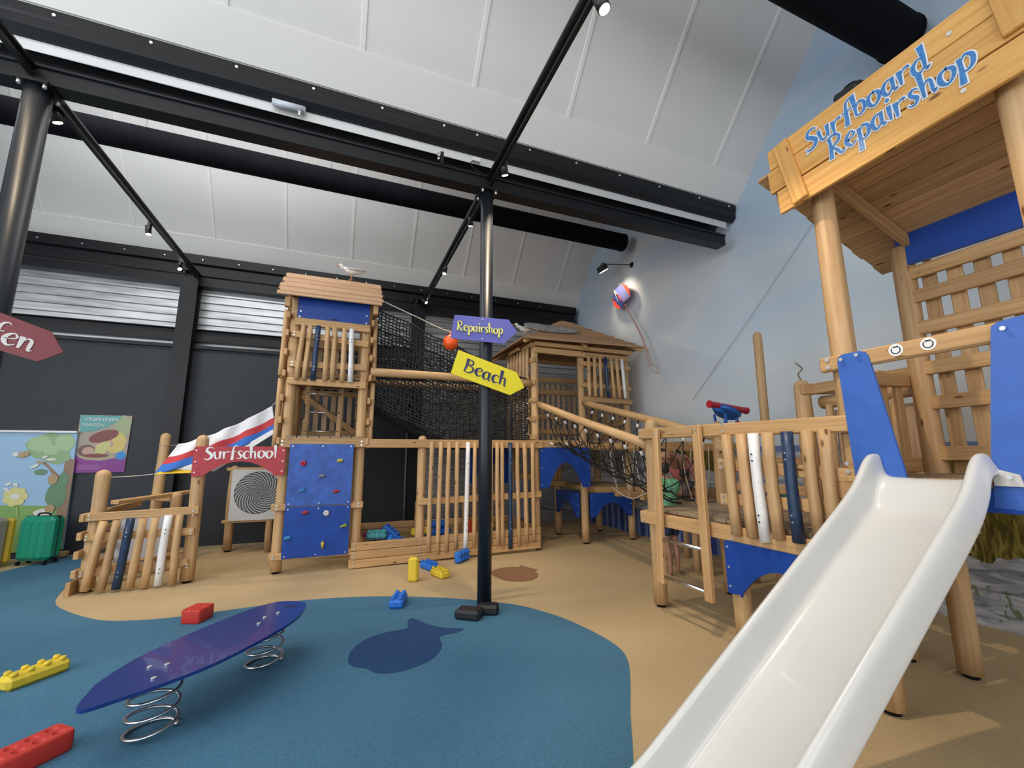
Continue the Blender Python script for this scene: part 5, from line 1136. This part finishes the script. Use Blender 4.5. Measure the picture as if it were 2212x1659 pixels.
for x, y in ((-.885, 3.17), (-.435, 3.82)):
    pts = []; n = 96; zt = .30
    for k in range(n+1):
        q = k/n; a = 2*PI*4.3*q+.6; e = min(1, max(0, (q-.08)/.84)); pts.append((x+.118*math.cos(a), y+.118*math.sin(a), .012+zt*e))
    one('spring', STEEL, t, 'tube', pts, .0095, 8); one('clamp_plate', STEEL, t, 'bx', (x, y, .306), (.16, .16, .008)); one('anchor', STEEL, t, 'tube', [(x+.11, y+.02, .002), (x+.11, y+.02, .03)], .012, 8)

# ================================================================ KITE AND CORD ON THE MURAL WALL
t = thing('kite', 'blue and red kite with a long thin tail hung on the sky wall', 'kite', (5.15, 6.95, 4.7))
KB = plain('kite_blue', (.055, .07, .30), .6); KR = plain('kite_red', (.75, .07, .035), .6)
T_, R_, B_, L2 = [Vector((5.20, y, z)) for y, z in ((6.91, 5.0), (6.646, 4.62), (6.95, 4.464), (7.253, 4.80))]
mid1, mid2 = T_.lerp(L2, .47)+Vector((-.06, 0, 0)), R_.lerp(B_, .47)+Vector((-.06, 0, 0))
m = MB(); m.poly([T_, R_, mid2, mid1], .004, (-1, 0, 0)); m.build('sail', KB, t); m = MB(); m.poly([mid1, mid2, B_, L2], .004, (-1, 0, 0)); m.build('sail', KB, t)
def bulge(a, b, out, n=10): return [a.lerp(b, k/n)+Vector(out)*math.sin(PI*k/n) for k in range(n+1)]
m = MB(); m.poly(bulge(T_, R_, (.0, -.07, .045)), .003, (-1, 0, 0)); m.build('wing', KR, t); m = MB(); m.poly(bulge(B_, L2, (0, .07, -.045)), .003, (-1, 0, 0)); m.build('wing', KR, t)
m = MB(); m.poly([mid1.lerp(mid2, .3)+Vector((-.01, 0, 0)), mid1.lerp(mid2, .5)+Vector((-.02, 0, .04)), mid2+Vector((-.01, 0, 0)), mid1.lerp(mid2, .6)+Vector((-.02, 0, -.03))], .003, (-1, 0, 0)); m.build('keel', KR, t)
m = MB(); m.poly([mid1+Vector((-.012, 0, 0)), mid1.lerp(mid2, .12)+Vector((-.012, 0, -.06)), mid1.lerp(mid2, .35)+Vector((-.012, 0, .0))], .003, (-1, 0, 0)); m.build('yellow_patch', plain('kite_yellow', (.75, .75, .25), .6), t)
for a, b in ((T_, B_+Vector((0, .15, .1))), (L2, R_.lerp(B_, .2)), (mid1, B_)): one('spar', ROPEW, t, 'tube', [a+Vector((-.02, 0, 0)), b+Vector((-.02, 0, 0))], .004, 5)
for off in (0, .05): one('tail', plain('kite_tail', (.50, .22, .16), .8), t, 'tube', catmull([(5.15, 6.76, 4.49), (5.14, 6.565-off*.2, 4.165), (5.14, 6.321-off*.6, 3.724), (5.14, 6.182-off, 3.334), (5.14, 6.125-off*1.2, 3.104+off*.3), (5.14, 6.036-off*2, 2.984+off), (5.15, 5.885+off, 2.906+off*1.2)]), .007, 6)
one('hanging_cord', ROPEW, t, 'tube', [(5.33, 6.9, 4.96), (5.13, 6.91, 4.98)], .003, 5)
t_ = one('wall_cord', plain('grey_cord', (.30, .33, .37), .8), None, 'tube', [(5.34, 3.18, 4.36), (5.33, 4.2, 3.40), (5.34, 5.36, 2.39)], .0035, 5); recentre(t_, (5.34, 4.2, 3.4)); tag(t_, 'thin grey cord running diagonally down the painted sky wall', 'cord')

# small things on the far counter between the platforms
t = thing('counter', 'low wooden counter behind the leaning pickets', 'counter', (4.55, 3.2, 0))
one('top', PINED, t, 'board', (4.5, 4.0, 1.0), (4.5, 2.35, 1.0), .04, .42)
for y in (3.9, 2.45):
    for x in (4.35, 4.68): one('leg', PINE, t, 'log', (x, y, 0), (x, y, .98), .03)
def crate(name, x, y, sz, col, lb, cat):
    t = thing(name, lb, cat, (x, y, 1.022)); m = MB(); m.bx((x, y, 1.022+sz[2]/2), sz, None, .008); m.build('body', plain(name+'_paint', col, .4), t); one('rim', plain(name+'_paint', col, .4), t, 'bx', (x, y, 1.022+sz[2]-.006), (sz[0]+.012, sz[1]+.012, .012), None, .003); return t
crate('teal_tub', 4.45, 3.26, (.14, .16, .075), (.06, .27, .32), 'teal tub standing on the wooden counter', 'tub'); crate('red_box', 4.45, 2.845, (.14, .14, .12), (.36, .01, .015), 'red box standing on the wooden counter', 'box')
t = thing('planter', 'small planter with dark green leaves on the counter', 'planter', (4.45, 3.58, 1.022))
one('pot', plain('grey_pot', (.22, .20, .18), .7), t, 'bx', (4.45, 3.58, 1.045), (.14, .22, .045), None, .005)
for k in range(16):
    a = k*2.4; x, y = 4.45+.05*math.cos(a), 3.58+.08*math.sin(a); h = .05+.04*((k*7) % 5)/5; one('leaf', plain('leaf_green', (.06, .10, .025), .6), t, 'tube', [(x, y, 1.06), (x+.02*math.cos(a), y+.02*math.sin(a), 1.06+h*.6), (x+.05*math.cos(a), y+.05*math.sin(a), 1.06+h)], .01, 6, radii=[.004, .014, .002])

# ================================================================ PEOPLE
def skinned(name, nodes, edges, mat, parent, sub=2, root=0):
    """nodes: (x, y, z, r) in world metres"""
    me = bpy.data.meshes.new(name); off = Vector(parent_world(parent)) if parent else Vector()
    me.from_pydata([Vector(n[:3])-off for n in nodes], edges, []); o = bpy.data.objects.new(name, me); COL.objects.link(o); o.parent = parent
    md = o.modifiers.new('skin', 'SKIN'); md.use_smooth_shade = True
    sk = me.skin_vertices[0] if me.skin_vertices else None
    for i, n in enumerate(nodes):
        r = n[3]; me.skin_vertices[0].data[i].radius = (r, n[4] if len(n) > 4 else r); me.skin_vertices[0].data[i].use_root = (i == root)
    sb = o.modifiers.new('sub', 'SUBSURF'); sb.levels = sub; sb.render_levels = sub; me.materials.append(mat); return o
def hand(nodes, edges, wi, d, side, spread=.5, s=1.0):
    """palm and five curled fingers from wrist index wi, pointing along d"""
    w = Vector(nodes[wi][:3]); d = Vector(d).normalized(); sd = Vector(side).normalized(); n = d.cross(sd).normalized()
    pi_ = len(nodes); p = w+d*.045*s; nodes.append((*p, .020*s, .026*s)); edges.append((wi, pi_))
    for k, ln in enumerate((.030, .036, .038, .035, .027)):
        if k == 0: a = p-d*.018*s+sd*.024*s; b = a+(d*.55+sd*.8)*.028*s; c = b+(d*.9+n*.2)*.022*s; r = .0085
        else:
            u = (1.5-(k-1))*.0165*s; a = p+d*.030*s+sd*u; b = a+(d+n*.25)*ln*s*.9; c = b+(d*.75+n*.6)*ln*s*.7; r = .0078
        q = len(nodes); nodes += [(*a, r*s), (*b, r*s*.95), (*c, r*s*.8)]; edges += [(pi_, q), (q, q+1), (q+1, q+2)]
# child in green shirt, standing on the floor behind the rope bridge end, back to the viewer
t = thing('person', 'child in green tie-dye shirt with dark hair standing behind the ladder platform', 'person', (3.98, 4.52, 0))
cx0 = 3.98
nd = [(cx0, 4.52, .74, .085, .07), (cx0, 4.52, .92, .08, .065), (cx0, 4.53, 1.08, .095, .07), (cx0, 4.53, 1.17, .055, .05), (cx0-.02, 4.54, 1.235, .032, .032), (cx0-.035, 4.55, 1.29, .055, .058), (cx0-.04, 4.56, 1.36, .072, .078), (cx0-.04, 4.55, 1.42, .045, .05)]
ed = [(0, 1), (1, 2), (2, 3), (3, 4), (4, 5), (5, 6), (6, 7)]
for sx in (-1, 1):
    b = len(nd); nd += [(cx0+.055*sx, 4.52, .68, .062), (cx0+.062*sx, 4.54, .42, .042), (cx0+.06*sx, 4.50, .24, .040), (cx0+.055*sx, 4.50, .075, .024), (cx0+.08*sx+.03, 4.52, .03, .022), (cx0+.09*sx+.10, 4.55, .018, .015)]; ed += [(0, b), (b, b+1), (b+1, b+2), (b+2, b+3), (b+3, b+4), (b+4, b+5)]
    b = len(nd); nd += [(cx0+.115*sx, 4.53, 1.14, .034), (cx0+.16*sx, 4.54, .98, .027), (cx0+.17*sx, 4.60, .84, .020), (cx0+.17*sx, 4.62, .80, .015)]; ed += [(3, b), (b, b+1), (b+1, b+2), (b+2, b+3)]; hand(nd, ed, b+3, (0, .4, -1), (-sx, .2, 0), s=.72)
skinned('body', nd, ed, SKIN, t)
GT = plain('tie_dye_green', (.16, .46, .25), .85, noise=.5, nscale=14)
skinned('shirt', [(cx0, 4.52, .78, .125, .105), (cx0, 4.52, .92, .118, .10), (cx0, 4.52, 1.06, .128, .10), (cx0, 4.53, 1.16, .125, .085), (cx0, 4.53, 1.215, .075, .06), (cx0-.125, 4.53, 1.13, .056), (cx0-.165, 4.54, 1.02, .050), (cx0+.125, 4.53, 1.13, .056), (cx0+.165, 4.54, 1.02, .050)], [(0, 1), (1, 2), (2, 3), (3, 4), (3, 5), (5, 6), (3, 7), (7, 8)], GT, t)
skinned('shorts', [(cx0, 4.52, .80, .105, .09), (cx0, 4.52, .70, .10, .09), (cx0-.06, 4.52, .55, .066), (cx0+.06, 4.52, .55, .066), (cx0-.065, 4.53, .47, .062), (cx0+.065, 4.53, .47, .062)], [(0, 1), (1, 2), (2, 4), (1, 3), (3, 5)], plain('shorts_navy', (.02, .03, .08), .8), t)
skinned('hair', [(cx0-.035, 4.515, 1.25, .062, .045), (cx0-.04, 4.52, 1.34, .086, .07), (cx0-.04, 4.53, 1.41, .070, .07)], [(0, 1), (1, 2)], HAIR, t)
for sx in (-1, 1): one('eye', BLACKM, t, 'ball', (cx0-.035+.026*sx, 4.632, 1.36), .008)
one('nose', SKIN, t, 'ball', (cx0-.035, 4.642, 1.335), .011, (.8, 1, 1.2)); one('mouth', plain('lips', (.35, .08, .07), .5), t, 'ball', (cx0-.035, 4.628, 1.305), .014, (1.2, .4, .35))
for sx in (-1, 1): one('ear', SKIN, t, 'ball', (cx0-.04+.077*sx, 4.56, 1.35), .016, (.4, .7, 1.1))
# adult kneeling and leaning forward on the plank deck
t0 = one('plank_deck', GREYW, None, 'bx', (4.62, 4.86, .86), (.62, .86, .06), None, .006); recentre(t0, (4.62, 4.86, .83)); 
m = MB()
for x in (4.38, 4.86):
    for y in (4.52, 5.2): m = MB(); m.log((x, y, 0), (x, y, .83), .045); m.build('leg', PINE, t0)
tag(t0, 'small wooden plank deck carrying the kneeling person in pink', 'deck')
t = thing('person', 'adult in pink shirt with black crossbody bag kneeling and reaching down', 'person', (4.6, 4.95, .89))
nd = [(4.66, 5.02, 1.10, .125, .11), (4.60, 4.95, 1.22, .115, .10), (4.50, 4.88, 1.36, .125, .105), (4.40, 4.82, 1.46, .09, .08), (4.27, 4.76, 1.49, .05, .05), (4.18, 4.73, 1.50, .065, .07), (4.11, 4.71, 1.47, .082, .09), (4.05, 4.69, 1.44, .05, .06)]
ed = [(0, 1), (1, 2), (2, 3), (3, 4), (4, 5), (5, 6), (6, 7)]
for sy in (-1, 1):
    b = len(nd); nd += [(4.66, 5.02+.09*sy, 1.07, .085), (4.50, 5.0+.11*sy, .955, .058), (4.62, 5.02+.11*sy, .94, .048), (4.80, 5.03+.11*sy, .925, .032), (4.86, 5.03+.11*sy, .91, .020)]; ed += [(0, b), (b, b+1), (b+1, b+2), (b+2, b+3), (b+3, b+4)]
b = len(nd); nd += [(4.50, 4.74, 1.42, .052), (4.60, 4.70, 1.24, .042), (4.655, 4.68, 1.06, .030), (4.67, 4.67, .985, .022)]; ed += [(3, b), (b, b+1), (b+1, b+2), (b+2, b+3)]; hand(nd, ed, b+3, (.15, 0, -1), (-.6, -.8, 0), s=.95)
b = len(nd); nd += [(4.38, 4.98, 1.42, .052), (4.33, 4.98, 1.22, .042), (4.36, 4.92, 1.05, .030), (4.37, 4.90, .985, .022)]; ed += [(3, b), (b, b+1), (b+1, b+2), (b+2, b+3)]; hand(nd, ed, b+3, (.1, -.1, -1), (.8, -.6, 0), s=.95)
skinned('body', nd, ed, SKIN, t)
PK_ = plain('pink_shirt', (.72, .24, .22), .85, noise=.12, nscale=9)
skinned('shirt', [(4.65, 5.01, 1.16, .140, .125), (4.58, 4.94, 1.26, .135, .12), (4.49, 4.88, 1.38, .148, .125), (4.40, 4.82, 1.46, .10, .09), (4.51, 4.74, 1.42, .068), (4.585, 4.705, 1.27, .062), (4.37, 4.98, 1.41, .066), (4.35, 4.98, 1.31, .060)], [(0, 1), (1, 2), (2, 3), (2, 4), (4, 5), (2, 6), (6, 7)], PK_, t)
skinned('trousers', [(4.66, 5.02, 1.12, .135, .12), (4.65, 4.94, 1.05, .092), (4.52, 4.90, .975, .072), (4.65, 5.10, 1.05, .092), (4.52, 5.12, .975, .072), (4.66, 4.91, .955, .058), (4.66, 5.13, .955, .058)], [(0, 1), (1, 2), (0, 3), (3, 4), (2, 5), (4, 6)], plain('grey_trousers', (.20, .20, .23), .85), t)
skinned('hair', [(4.17, 4.75, 1.55, .080, .07), (4.10, 4.73, 1.53, .080, .075), (4.16, 4.78, 1.46, .075, .05), (4.10, 4.76, 1.38, .05, .03)], [(0, 1), (0, 2), (2, 3)], HAIR, t)
for s_ in (-1, 1): one('eye', BLACKM, t, 'ball', (4.035, 4.67+.03*s_, 1.455), .008)
one('nose', SKIN, t, 'ball', (4.015, 4.68, 1.435), .013, (1.1, .8, 1.1)); one('mouth', plain('lips', (.35, .08, .07), .5), t, 'ball', (4.04, 4.675, 1.405), .015, (.4, 1.2, .35))
for s_ in (-1, 1): one('ear', SKIN, t, 'ball', (4.12, 4.71+.085*s_, 1.47), .018, (.8, .4, 1.1))
one('shoulder_bag', plain('black_bag', (.015, .015, .017), .6), t, 'bx', (4.46, 4.73, 1.24), (.15, .05, .11), Matrix.Rotation(.2, 3, 'Y'), .015)
one('bag_strap', BLACKM, t, 'tube', catmull([(4.40, 4.74, 1.28), (4.36, 4.73, 1.42), (4.42, 4.80, 1.57), (4.55, 4.86, 1.50), (4.56, 4.78, 1.34), (4.52, 4.74, 1.27)]), .008, 6)
